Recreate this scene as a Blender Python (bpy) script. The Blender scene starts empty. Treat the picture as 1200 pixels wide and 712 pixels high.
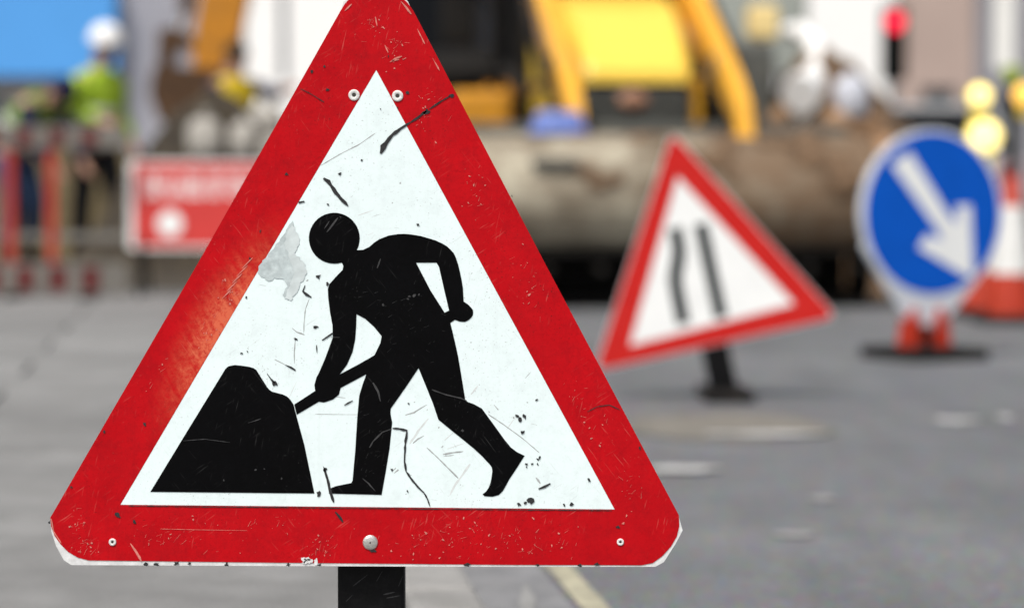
import bpy, bmesh, math, random
from mathutils import Vector, Matrix
from mathutils.geometry import tessellate_polygon

scene = bpy.context.scene
COL = scene.collection
R = math.radians
rnd = random.Random(7)

# ------------------------------------------------------------------ camera
F = 3000.0                       # focal length in photo pixels (1200 wide)
CAM_H = 0.75
HORIZON = 207.0
TH = math.atan((356 - HORIZON) / F)
cam_d = bpy.data.cameras.new('camera')
cam = bpy.data.objects.new('camera', cam_d)
COL.objects.link(cam)
cam.location = (0, 0, CAM_H)
cam.rotation_euler = (math.pi / 2 - TH, 0, 0)
cam_d.sensor_width = 36.0
cam_d.lens = 36.0 * F / 1200.0
cam_d.clip_start = 0.05
cam_d.clip_end = 3000
cam_d.dof.use_dof = True
cam_d.dof.focus_distance = 3.0
cam_d.dof.aperture_fstop = 2.8
cam_d.dof.aperture_blades = 0
scene.camera = cam

# ------------------------------------------------------------------ sky, sun, exposure
SUN_EL, SUN_AZ = R(58), R(-150)   # azimuth measured from +Y towards +X (sun behind the camera, to its left)
world = bpy.data.worlds.new('World')
scene.world = world
world.use_nodes = True
nt = world.node_tree
nt.nodes.clear()
wo = nt.nodes.new('ShaderNodeOutputWorld')
bg = nt.nodes.new('ShaderNodeBackground')
hs = nt.nodes.new('ShaderNodeHueSaturation')
sky = nt.nodes.new('ShaderNodeTexSky')
sky.sky_type = 'NISHITA'
sky.sun_disc = False
sky.sun_elevation = SUN_EL
sky.sun_rotation = SUN_AZ
sky.air_density = 1.0
sky.dust_density = 4.0
sky.ozone_density = 1.0
hs.inputs['Saturation'].default_value = 0.35
bg.inputs['Strength'].default_value = 0.068
nt.links.new(sky.outputs[0], hs.inputs['Color'])
nt.links.new(hs.outputs[0], bg.inputs['Color'])
nt.links.new(bg.outputs[0], wo.inputs['Surface'])
sun_d = bpy.data.lights.new('sun', 'SUN')
sun_d.energy = 1.5
sun_d.angle = R(16)
sun_d.color = (1.0, 0.95, 0.88)
sun = bpy.data.objects.new('sun', sun_d)
COL.objects.link(sun)
sdir = Vector((math.sin(SUN_AZ) * math.cos(SUN_EL), math.cos(SUN_AZ) * math.cos(SUN_EL), math.sin(SUN_EL)))
sun.rotation_euler = sdir.to_track_quat('Z', 'Y').to_euler()
sun.location = sdir * 30
vs = scene.view_settings
vs.view_transform = 'Standard'
vs.look = 'None'
vs.gamma = 1.0
vs.exposure = 1.13
vs.use_curve_mapping = False

# ------------------------------------------------------------------ pixel helpers
def P(px, py, Y):
    """photo pixel -> point on the vertical plane y = Y"""
    a = (px - 600) / F
    b = (356 - py) / F
    d = Vector((a, math.cos(TH) + b * math.sin(TH), -math.sin(TH) + b * math.cos(TH)))
    t = Y / d.y
    return Vector((0, 0, CAM_H)) + d * t

def gdist(py, z=0.0):
    """distance of the ground point seen on photo row py"""
    b = (356 - py) / F
    dy = math.cos(TH) + b * math.sin(TH)
    dz = -math.sin(TH) + b * math.cos(TH)
    return (z - CAM_H) / dz * dy

def GP(px, py, z=0.0):
    p = P(px, py, gdist(py, z))
    p.z = z
    return p

# ------------------------------------------------------------------ materials
def newmat(name):
    m = bpy.data.materials.new(name)
    m.use_nodes = True
    n = m.node_tree.nodes
    return m, n, m.node_tree.links, n['Principled BSDF']

def mix(n, l, fac, a, b, mode='MIX'):
    x = n.new('ShaderNodeMix')
    x.data_type = 'RGBA'
    x.blend_type = mode
    for sock, v in ((x.inputs['Factor'], fac), (x.inputs['A'], a), (x.inputs['B'], b)):
        if hasattr(v, 'links'):
            l.new(v, sock)
        elif isinstance(v, (int, float)):
            sock.default_value = v
        else:
            sock.default_value = (*v[:3], 1)
    return x.outputs['Result']

def noise(n, l, coord, scale, detail=4, rough=0.55, lo=0.4, hi=0.6, stretch=None, rotz=0):
    if stretch:
        m0 = n.new('ShaderNodeMapping')
        m0.inputs['Rotation'].default_value = (0, rotz, 0)
        l.new(coord, m0.inputs['Vector'])
        mp = n.new('ShaderNodeMapping')
        mp.inputs['Scale'].default_value = stretch
        l.new(m0.outputs[0], mp.inputs['Vector'])
        coord = mp.outputs[0]
    t = n.new('ShaderNodeTexNoise')
    t.inputs['Scale'].default_value = scale
    t.inputs['Detail'].default_value = detail
    t.inputs['Roughness'].default_value = rough
    l.new(coord, t.inputs['Vector'])
    r = n.new('ShaderNodeMapRange')
    r.inputs['From Min'].default_value = lo
    r.inputs['From Max'].default_value = hi
    l.new(t.outputs['Fac'], r.inputs['Value'])
    return r.outputs['Result']

def math_n(n, l, op, a, b=None):
    x = n.new('ShaderNodeMath')
    x.operation = op
    for s, v in zip(x.inputs, (a, b)):
        if v is None:
            continue
        if hasattr(v, 'links'):
            l.new(v, s)
        else:
            s.default_value = v
    return x.outputs[0]

def simple(name, col, rough=0.6, var=0.25, scale=6.0, bump=0.0, bscale=60, metal=0.0, dirt=None, dirt_amt=0.5, rand=0.0, spec=0.25, emit=None, estr=0.0, coat=0):
    m, n, l, b = newmat(name)
    tc = n.new('ShaderNodeTexCoord').outputs['Object']
    f1 = noise(n, l, tc, scale, 6, 0.6, 0.3, 0.7)
    dark = tuple(c * (1 - var) for c in col)
    lite = tuple(min(1, c * (1 + var * 0.5)) for c in col)
    c = mix(n, l, f1, dark, lite)
    if dirt:
        f2 = noise(n, l, tc, scale * 2.3, 8, 0.7, 0.45, 0.75)
        f2 = math_n(n, l, 'MULTIPLY', f2, dirt_amt)
        c = mix(n, l, f2, c, dirt)
    if rand:
        oi = n.new('ShaderNodeObjectInfo')
        v = n.new('ShaderNodeMapRange')
        v.inputs['To Min'].default_value = 1 - rand
        v.inputs['To Max'].default_value = 1 + rand
        l.new(oi.outputs['Random'], v.inputs['Value'])
        hv = n.new('ShaderNodeHueSaturation')
        l.new(v.outputs[0], hv.inputs['Value'])
        l.new(c, hv.inputs['Color'])
        c = hv.outputs[0]
    l.new(c, b.inputs['Base Color'])
    b.inputs['Roughness'].default_value = rough
    b.inputs['Metallic'].default_value = metal
    b.inputs['Specular IOR Level'].default_value = spec
    b.inputs['Coat Weight'].default_value = coat
    if bump:
        t = n.new('ShaderNodeTexNoise')
        t.inputs['Scale'].default_value = bscale
        t.inputs['Detail'].default_value = 6
        l.new(tc, t.inputs['Vector'])
        bp = n.new('ShaderNodeBump')
        bp.inputs['Strength'].default_value = bump
        bp.inputs['Distance'].default_value = 0.02
        l.new(t.outputs['Fac'], bp.inputs['Height'])
        l.new(bp.outputs[0], b.inputs['Normal'])
    if emit:
        b.inputs['Emission Color'].default_value = (*emit, 1)
        b.inputs['Emission Strength'].default_value = estr
    return m

def glass(name, col, rough=0.05, spec=0.8):
    m, n, l, b = newmat(name)
    b.inputs['Base Color'].default_value = (*col, 1)
    b.inputs['Roughness'].default_value = rough
    b.inputs['Specular IOR Level'].default_value = spec
    return m

def film(name, base, dark, pale, dark_amt, pale_amt, rough, glare_wear=None, spec=0.1, grime=((0.3, 0.3, 0.3), 0.0, (0.1, 0.1, 0.1))):
    """retro-reflective sign sheeting: mottled, finely scratched and speckled"""
    m, n, l, b = newmat(name)
    tc = n.new('ShaderNodeTexCoord').outputs['Object']
    c = mix(n, l, math_n(n, l, 'MULTIPLY', noise(n, l, tc, 14, 5, 0.6, 0.35, 0.75), dark_amt), base, dark)
    c = mix(n, l, math_n(n, l, 'MULTIPLY', noise(n, l, tc, 220, 3, 0.6, 0.5, 0.8), dark_amt * 1.1), c, dark)
    c = mix(n, l, math_n(n, l, 'MULTIPLY', noise(n, l, tc, 46, 6, 0.75, 0.48, 0.78), grime[1]), c, grime[0])
    c = mix(n, l, math_n(n, l, 'MULTIPLY', math_n(n, l, 'MULTIPLY', noise(n, l, tc, 420, 2, 0.5, 0.66, 0.72), noise(n, l, tc, 5, 3, 0.6, 0.4, 0.65)), grime[1] * 1.6), c, grime[2])
    streak = noise(n, l, tc, 1.0, 3, 0.6, 0.56, 0.8, (95, 1, 5), 0.0)
    c = mix(n, l, math_n(n, l, 'MULTIPLY', streak, grime[1] * 0.5), c, grime[0])
    # fine scratches, three directions
    for rz, st in ((0.6, (30, 1, 420)), (-0.9, (26, 1, 460)), (1.35, (34, 1, 380))):
        s = noise(n, l, tc, 1.0, 2, 0.5, 0.64, 0.72, st, rz)
        msk = noise(n, l, tc, 9 + rz, 2, 0.5, 0.5, 0.62)
        c = mix(n, l, math_n(n, l, 'MULTIPLY', math_n(n, l, 'MULTIPLY', s, msk), pale_amt), c, pale)
    sp = noise(n, l, tc, 330, 2, 0.5, 0.69, 0.74)
    msk = noise(n, l, tc, 7, 3, 0.6, 0.48, 0.66)
    c = mix(n, l, math_n(n, l, 'MULTIPLY', math_n(n, l, 'MULTIPLY', sp, msk), pale_amt), c, pale)
    if glare_wear:  # orange glare painted into the film colour, over a worn streaky grain
        centre, ang, sx, sz, glare_col = glare_wear
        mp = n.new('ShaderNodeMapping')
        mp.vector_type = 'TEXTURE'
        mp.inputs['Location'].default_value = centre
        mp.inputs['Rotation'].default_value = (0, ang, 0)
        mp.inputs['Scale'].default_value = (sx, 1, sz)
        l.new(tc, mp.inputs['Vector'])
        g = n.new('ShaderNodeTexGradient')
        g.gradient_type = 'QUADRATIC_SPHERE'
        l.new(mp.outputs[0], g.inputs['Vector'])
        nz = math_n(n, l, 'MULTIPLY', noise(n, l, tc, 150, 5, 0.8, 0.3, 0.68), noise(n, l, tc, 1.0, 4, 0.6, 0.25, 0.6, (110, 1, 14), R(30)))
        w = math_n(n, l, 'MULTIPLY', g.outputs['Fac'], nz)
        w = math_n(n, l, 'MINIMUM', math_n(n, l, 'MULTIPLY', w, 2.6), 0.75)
        c = mix(n, l, w, c, glare_col)
    l.new(c, b.inputs['Base Color'])
    r = n.new('ShaderNodeMapRange')
    r.inputs['To Min'].default_value = rough - 0.08
    r.inputs['To Max'].default_value = rough + 0.15
    l.new(noise(n, l, tc, 30, 4, 0.6, 0.3, 0.7), r.inputs['Value'])
    l.new(r.outputs[0], b.inputs['Roughness'])
    b.inputs['Specular IOR Level'].default_value = spec
    t = n.new('ShaderNodeTexNoise')
    t.inputs['Scale'].default_value = 160
    t.inputs['Detail'].default_value = 3
    l.new(tc, t.inputs['Vector'])
    bp = n.new('ShaderNodeBump')
    bp.inputs['Strength'].default_value = 0.06
    bp.inputs['Distance'].default_value = 0.002
    l.new(t.outputs['Fac'], bp.inputs['Height'])
    l.new(bp.outputs[0], b.inputs['Normal'])
    return m

# ------------------------------------------------------------------ mesh builder
class MB:
    def __init__(self):
        self.v = []
        self.f = []
        self.smooth = []

    def add(self, verts, faces, smooth=False):
        o = len(self.v)
        self.v += [tuple(p) for p in verts]
        self.f += [tuple(i + o for i in f) for f in faces]
        self.smooth += [smooth] * len(faces)
        return self

    def box(self, a, b, rot=None, piv=None):
        x0, y0, z0 = a
        x1, y1, z1 = b
        vs_ = [Vector(p) for p in ((x0, y0, z0), (x1, y0, z0), (x1, y1, z0), (x0, y1, z0),
                                   (x0, y0, z1), (x1, y0, z1), (x1, y1, z1), (x0, y1, z1))]
        if rot is not None:
            c = Vector(piv) if piv else (Vector(a) + Vector(b)) / 2
            vs_ = [c + rot @ (p - c) for p in vs_]
        return self.add(vs_, [(0, 3, 2, 1), (4, 5, 6, 7), (0, 1, 5, 4), (1, 2, 6, 5), (2, 3, 7, 6), (3, 0, 4, 7)])

    def cbox(self, a, b, c=0.01):
        """box with chamfered edges"""
        bm = bmesh.new()
        bmesh.ops.create_cube(bm, size=1)
        a, b = Vector(a), Vector(b)
        for v in bm.verts:
            v.co = Vector(((a[i] + b[i]) / 2 + v.co[i] * (b[i] - a[i])) for i in range(3))
        bmesh.ops.bevel(bm, geom=bm.edges[:], offset=c, segments=2, affect='EDGES', profile=0.5)
        return self.from_bm(bm)

    def from_bm(self, bm, smooth=False, mat=None):
        bm.verts.index_update()
        vv = [(mat @ v.co if mat else v.co.copy()) for v in bm.verts]
        ff = [tuple(v.index for v in f.verts) for f in bm.faces]
        bm.free()
        return self.add(vv, ff, smooth)

    def tube(self, pts, rads, seg=12, caps=True, smooth=True):
        pts = [Vector(p) for p in pts]
        if not isinstance(rads, (list, tuple)):
            rads = [rads] * len(pts)
        rings = []
        prev = None
        for i, p in enumerate(pts):
            d = (pts[min(i + 1, len(pts) - 1)] - pts[max(i - 1, 0)]).normalized()
            if prev is None:
                up = Vector((0, 0, 1)) if abs(d.z) < 0.9 else Vector((0, 1, 0))
                u = d.cross(up).normalized()
            else:
                u = (prev - d * prev.dot(d)).normalized()
            prev = u
            w = d.cross(u)
            rings.append([p + (u * math.cos(2 * math.pi * k / seg) + w * math.sin(2 * math.pi * k / seg)) * rads[i] for k in range(seg)])
        vv = [q for r_ in rings for q in r_]
        ff = []
        for i in range(len(rings) - 1):
            for k in range(seg):
                ff.append((i * seg + k, i * seg + (k + 1) % seg, (i + 1) * seg + (k + 1) % seg, (i + 1) * seg + k))
        self.add(vv, ff, smooth)
        if caps:
            self.add(rings[0], [tuple(range(seg))])
            self.add(rings[-1], [tuple(reversed(range(seg)))])
        return self

    def lathe(self, prof, seg=24, mat=None, smooth=True):
        """prof: (radius, height) pairs about local z"""
        vv = []
        for r_, z in prof:
            for k in range(seg):
                a = 2 * math.pi * k / seg
                p = Vector((r_ * math.cos(a), r_ * math.sin(a), z))
                vv.append(mat @ p if mat else p)
        ff = []
        for i in range(len(prof) - 1):
            for k in range(seg):
                ff.append((i * seg + k, i * seg + (k + 1) % seg, (i + 1) * seg + (k + 1) % seg, (i + 1) * seg + k))
        return self.add(vv, ff, smooth)

    def prism(self, loops, fn, t0, t1):
        """2-D loops (outer first, then holes) extruded between t0 (front) and t1 (back); fn(u, v, t) -> point"""
        flat = [q for lp in loops for q in lp]
        tris = tessellate_polygon([[Vector((q[0], q[1], 0)) for q in lp] for lp in loops])
        n_ = len(flat)
        vv = [fn(q[0], q[1], t0) for q in flat] + [fn(q[0], q[1], t1) for q in flat]
        ff = [tuple(t) for t in tris] + [tuple(n_ + i for i in reversed(t)) for t in tris]
        o = 0
        for lp in loops:
            k = len(lp)
            for i in range(k):
                j = (i + 1) % k
                ff.append((o + i, o + j, n_ + o + j, n_ + o + i))
            o += k
        return self.add(vv, ff)

    def mesh(self, name):
        me = bpy.data.meshes.new(name)
        me.from_pydata(self.v, [], self.f)
        me.polygons.foreach_set('use_smooth', self.smooth)
        bm = bmesh.new()
        bm.from_mesh(me)
        bmesh.ops.recalc_face_normals(bm, faces=bm.faces[:])
        bm.to_mesh(me)
        bm.free()
        me.update()
        return me

    def build(self, name, mat, parent=None, loc=None, kind=None):
        me = self.mesh(name)
        me.materials.append(mat)
        o = bpy.data.objects.new(name, me)
        COL.objects.link(o)
        if parent:
            o.parent = parent
        if loc is not None:
            o.location = loc
        if kind:
            o['kind'] = kind
        return o

def empty(name, loc=(0, 0, 0), rz=0.0):
    o = bpy.data.objects.new(name, None)
    COL.objects.link(o)
    o.location = loc
    o.rotation_euler = (0, 0, rz)
    o.empty_display_size = 0.1
    return o

def tag(o, label, cat, group=None):
    o['label'] = label
    o['category'] = cat
    if group:
        o['group'] = group
    return o

def structure(o):
    o['kind'] = 'structure'
    return o

def arc(cx, cy, r_, a0, a1, n_, ry=None):
    ry = r_ if ry is None else ry
    return [(cx + r_ * math.cos(R(a0 + (a1 - a0) * i / n_)), cy + ry * math.sin(R(a0 + (a1 - a0) * i / n_))) for i in range(n_ + 1)]

def rot_x(a):
    return Matrix.Rotation(a, 4, 'X')

# ------------------------------------------------------------------ shared materials
M = {}
M['black_steel'] = simple('black painted steel', (0.003, 0.003, 0.0035), 0.55, 0.4, 30, 0.05, 200, dirt=(0.02, 0.02, 0.02), dirt_amt=0.25, spec=0.15)
M['rubber'] = simple('rubber', (0.010, 0.010, 0.010), 0.8, 0.4, 12, 0.2, 80, dirt=(0.04, 0.035, 0.03), dirt_amt=0.5, spec=0.15)
M['galv'] = simple('galvanised', (0.5, 0.51, 0.52), 0.4, 0.25, 40, 0.05, 120, metal=0.8)
M['steel_rivet'] = simple('rivet steel', (0.62, 0.6, 0.57), 0.35, 0.25, 300, 0.1, 600, metal=0.7)
M['white_rivet'] = simple('rivet painted', (0.72, 0.72, 0.70), 0.5, 0.3, 400)
M['hole'] = simple('rivet centre', (0.05, 0.045, 0.04), 0.7)
M['plate'] = simple('sign plate white', (0.74, 0.75, 0.75), 0.45, 0.2, 60, dirt=(0.3, 0.28, 0.26), dirt_amt=0.35)
M['yellow'] = simple('machine yellow', (0.80, 0.40, 0.035), 0.38, 0.12, 5, dirt=(0.38, 0.27, 0.13), dirt_amt=0.3, coat=0.2)
M['yellow_dirty'] = simple('machine yellow worn', (0.60, 0.27, 0.02), 0.5, 0.2, 7, dirt=(0.25, 0.15, 0.07), dirt_amt=0.45)
M['grey_steel'] = simple('machine grey', (0.10, 0.105, 0.098), 0.55, 0.3, 9, dirt=(0.2, 0.17, 0.13), dirt_amt=0.4)
M['dark_steel'] = simple('machine dark', (0.010, 0.0095, 0.009), 0.7, 0.4, 9, dirt=(0.035, 0.027, 0.02), dirt_amt=0.4, spec=0.15)
M['chrome'] = simple('ram rod', (0.7, 0.7, 0.7), 0.2, 0.1, 20, metal=1.0)
M['dark_glass'] = glass('dark glass', (0.006, 0.007, 0.009), 0.5, 0.08)

# ================================================================== THE SETTING
def kerb_x(y):
    return -0.157 - 0.1167 * (y - 4.945)
KD = Vector((-0.1167, 1.0, 0)).normalized()       # along the kerb, away from the camera
KN = Vector((-KD.y, KD.x, 0))                     # towards the footway (left)
def K(s, t, z=0.0):
    """s metres along the kerb line from the photo's lower edge, t metres into the footway"""
    b0 = Vector((kerb_x(4.945), 4.945, 0))
    p = b0 + KD * s + KN * t
    p.z = z
    return p

def m_asphalt():
    m, n, l, b = newmat('asphalt')
    tc = n.new('ShaderNodeTexCoord').outputs['Object']
    c = mix(n, l, noise(n, l, tc, 1.1, 6, 0.6, 0.35, 0.65), (0.105, 0.110, 0.117), (0.145, 0.150, 0.156))
    c = mix(n, l, math_n(n, l, 'MULTIPLY', noise(n, l, tc, 5, 6, 0.7, 0.5, 0.8), 0.5), c, (0.185, 0.185, 0.185))
    c = mix(n, l, math_n(n, l, 'MULTIPLY', noise(n, l, tc, 0.7, 3, 0.5, 0.5, 0.7), 0.4), c, (0.075, 0.078, 0.082))
    c = mix(n, l, math_n(n, l, 'MULTIPLY', noise(n, l, tc, 1.0, 5, 0.65, 0.46, 0.72, (3.2, .35, 1), 0), .55), c, (0.070, 0.072, 0.076))
    c = mix(n, l, math_n(n, l, 'MULTIPLY', noise(n, l, tc, 2.6, 7, 0.75, 0.56, 0.72), .6), c, (0.20, 0.20, 0.195))
    v = n.new('ShaderNodeTexVoronoi')
    v.inputs['Scale'].default_value = 90
    l.new(tc, v.inputs['Vector'])
    c = mix(n, l, 0.35, c, v.outputs['Color'], 'SOFT_LIGHT')
    l.new(c, b.inputs['Base Color'])
    b.inputs['Roughness'].default_value = 0.75
    bp = n.new('ShaderNodeBump')
    bp.inputs['Strength'].default_value = 0.5
    bp.inputs['Distance'].default_value = 0.006
    l.new(v.outputs['Distance'], bp.inputs['Height'])
    l.new(bp.outputs[0], b.inputs['Normal'])
    return m
M['asphalt'] = m_asphalt()
M['ground'] = simple('ground', (0.12, 0.118, 0.11), 0.9, 0.3, 0.4, 0.2, 8)
M['slab'] = simple('concrete slab', (0.225, 0.225, 0.222), 0.85, 0.28, 3.2, 0.25, 90, dirt=(0.15, 0.15, 0.145), dirt_amt=0.6, rand=0.16)
M['joint'] = simple('sand joint', (0.13, 0.128, 0.12), 0.95, 0.3, 10)
M['kerb'] = simple('kerb stone', (0.30, 0.295, 0.285), 0.8, 0.22, 5, 0.25, 70, dirt=(0.15, 0.15, 0.14), dirt_amt=0.5, rand=0.1)
M['yellow_line'] = simple('yellow road line', (0.40, 0.375, 0.27), 0.7, 0.35, 14, dirt=(0.16, 0.155, 0.14), dirt_amt=0.9)
M['channel'] = simple('concrete channel', (0.195, 0.197, 0.205), 0.8, 0.3, 7, 0.2, 60, dirt=(0.30, 0.30, 0.30), dirt_amt=0.5)
M['white_line'] = simple('white road line', (0.50, 0.50, 0.49), 0.7, 0.3, 14, dirt=(0.15, 0.15, 0.15), dirt_amt=0.95)
M['patch'] = simple('trench patch', (0.165, 0.155, 0.135), 0.9, 0.3, 5, 0.3, 60, dirt=(0.26, 0.245, 0.21), dirt_amt=0.7)
M['spill'] = simple('dust spill', (0.27, 0.27, 0.265), 0.9, 0.3, 9)

def sheet(name, pts, z, mat, parent=None):
    mb = MB()
    mb.add([(p[0], p[1], z) for p in pts], [tuple(range(len(pts)))])
    return mb.build(name, mat, parent)

structure(sheet('ground', [(-1500, -1500), (1500, -1500), (1500, 1500), (-1500, 1500)], -0.03, M['ground']))
road = structure(sheet('road', [K(-9, 0.02), (40, K(-9, 0).y), (40, 44), K(40, 0.02)], 0.0, M['asphalt']))

# footway: base sheet, paving slabs laid in rows, kerb stones
footway = structure(empty('footway', K(0, 0)))
fb = MB()
q = [K(-9, 0.05), K(40, 0.05), K(40, 14), K(-9, 14)]
fb.prism([[(p.x - footway.location.x, p.y - footway.location.y) for p in q]], lambda u, v, t: (u, v, t), 0.086, -0.02)
fb.build('footway_bed', M['joint'], footway)
rzk = math.atan2(KD.y, KD.x) - math.pi / 2
def slab_mesh(w, d, h, c, name, m):
    me = MB().cbox((0, 0, 0), (w, d, h), c).mesh(name)
    me.materials.append(m)
    return me
SW, SD = 0.60, 0.90
sm = slab_mesh(SD - 0.012, SW - 0.012, 0.03, 0.004, 'paving_slab', M['slab'])
for row in range(-6, 19):
    for c in range(0, 5):
        s0 = row * SW
        t0 = 0.14 + c * SD + (SD / 2 if row % 2 else 0)
        if row % 2 and c == 0:
            pass
        p = K(s0, t0 + SD)
        o = bpy.data.objects.new('paving_slab', sm)
        COL.objects.link(o)
        o.parent = footway
        o.location = (p.x - footway.location.x, p.y - footway.location.y, 0.0715 + rnd.uniform(-0.0015, 0.0015))
        o.rotation_euler = (rnd.uniform(-0.002, 0.002), rnd.uniform(-0.002, 0.002), rzk)
    if row % 2:
        p = K(row * SW, 0.14 + SD / 2)
        if row == -5:
            hm = slab_mesh(SD / 2 - 0.012, SW - 0.012, 0.03, 0.004, 'half_slab', M['slab'])
        o = bpy.data.objects.new('paving_slab', hm)
        COL.objects.link(o)
        o.parent = footway
        o.location = (p.x - footway.location.x, p.y - footway.location.y, 0.0715)
        o.rotation_euler = (0, 0, rzk)
# the slabs beyond are too far to tell apart: one paved sheet
fs = MB()
q = [K(11.42, 0.14), K(40, 0.14), K(40, 14), K(11.42, 14)]
fs.prism([[(p.x - footway.location.x, p.y - footway.location.y) for p in q]], lambda u, v, t: (u, v, t), 0.1005, 0.088)
fs.build('far_paving', M['slab'], footway)
fs = MB()
q = [K(-3.6, 0.14 + 5 * SD + SD / 2 + .01), K(11.41, 0.14 + 5 * SD + SD / 2 + .01), K(11.41, 14), K(-3.6, 14)]
fs.prism([[(p.x - footway.location.x, p.y - footway.location.y) for p in q]], lambda u, v, t: (u, v, t), 0.1005, 0.088)
fs.build('side_paving', M['slab'], footway)
km = slab_mesh(0.125, 0.905, 0.165, 0.018, 'kerb_stone', M['kerb'])
for i in range(-7, 30):
    p = K(i * 0.915, 0.127)
    o = bpy.data.objects.new('kerb_stone', km)
    COL.objects.link(o)
    o.parent = footway
    o.location = (p.x - footway.location.x, p.y - footway.location.y, -0.0635 + rnd.uniform(-0.002, 0.002))
    o.rotation_euler = (0, 0, rzk)

# painted markings and marks on the carriageway (children of the road)
def strip(name, s0, s1, t, w, z, mat):
    return sheet(name, [K(s0, t - w / 2), K(s1, t - w / 2), K(s1, t + w / 2), K(s0, t + w / 2)], z, mat, road)
strip('yellow_line', -6, 34, -0.238, 0.048, 0.004, M['yellow_line'])
strip('channel', -6, 34, -0.100, 0.20, 0.004, M['channel'])
def blotch(name, px, py, w, d, z, mat, n_=18, seed=1, j=0.25):
    r_ = random.Random(seed)
    c = GP(px, py)
    pts = []
    for i in range(n_):
        a = 2 * math.pi * i / n_
        k = 1 + r_.uniform(-j, j)
        pts.append((c.x + math.cos(a) * w / 2 * k, c.y + math.sin(a) * d / 2 * k))
    return sheet(name, pts, z, mat, road)
blotch('trench_patch', 850, 500, 0.62, 0.85, 0.004, M['patch'], seed=3, j=0.12)
blotch('paint_mark', 900, 511, 0.33, 0.12, 0.008, M['white_line'], seed=5)
blotch('paint_mark', 800, 552, 0.18, 0.13, 0.008, M['white_line'], seed=6)
blotch('paint_mark', 1122, 493, 0.14, 0.16, 0.004, M['white_line'], seed=8)
blotch('paint_mark', 1178, 490, 0.05, 0.16, 0.004, M['white_line'], seed=9)
blotch('dust_spill', 618, 712, 0.030, 0.34, 0.008, M['spill'], seed=10, j=.4)
blotch('dust_spill', 962, 585, 0.06, 0.10, 0.004, M['spill'], seed=11)
blotch('dust_spill', 930, 627, 0.08, 0.10, 0.004, M['spill'], seed=12)

M['mud'] = simple('shade-dark mud', (0.055, 0.045, 0.034), 0.9, 0.4, 3, 0.4, 20, dirt=(0.11, 0.095, 0.07), dirt_amt=0.5)  # mud added to darken the works ground, standing in for deep shadow
def shade_mudsheet(name, pts, z):
    r_ = random.Random(21)
    out = []
    for k in range(len(pts)):
        a, b = Vector(pts[k][:2]), Vector(pts[(k + 1) % len(pts)][:2])
        for q_ in range(9):
            p = a.lerp(b, q_ / 9)
            out.append((p.x + r_.uniform(-.12, .12), p.y + r_.uniform(-.12, .12)))
    return structure(sheet(name, out, z, M['mud']))  # added dark sheet, stands in for deep shadow
shade_mudsheet('shade_mud_footway', [K(9.6, .3), K(20, .3), K(20, 6), K(9.6, 6)], 0.1045)
shade_mudsheet('shade_mud_road', [K(9.9, -.35), (2.3, 14.9), (3.2, 24), K(20, -.35)], 0.0085)

# far footway in front of the buildings
ff_ = MB()
ff_.box((-34, 44, -0.02), (40, 48.5, 0.12))
structure(ff_.build('far_footway', M['slab']))

# ================================================================== BUILDINGS BEHIND
YB = 48.0
def mwall(name, col, var=0.15, rough=0.85):
    return simple(name, col, rough, var, 0.6, 0.1, 20)
M['frame_white'] = simple('window frame white', (0.78, 0.78, 0.77), 0.5, 0.08, 5)
M['frame_grey'] = simple('window frame grey', (0.25, 0.26, 0.28), 0.5, 0.1, 5)
M['pane'] = glass('window pane', (0.10, 0.11, 0.12), 0.08)
M['pane_pale'] = simple('pale blind behind pane', (0.85, 0.84, 0.80), 0.15, 0.06, 2)
M['roof'] = simple('slate roof', (0.08, 0.082, 0.09), 0.7, 0.3, 3)

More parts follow.
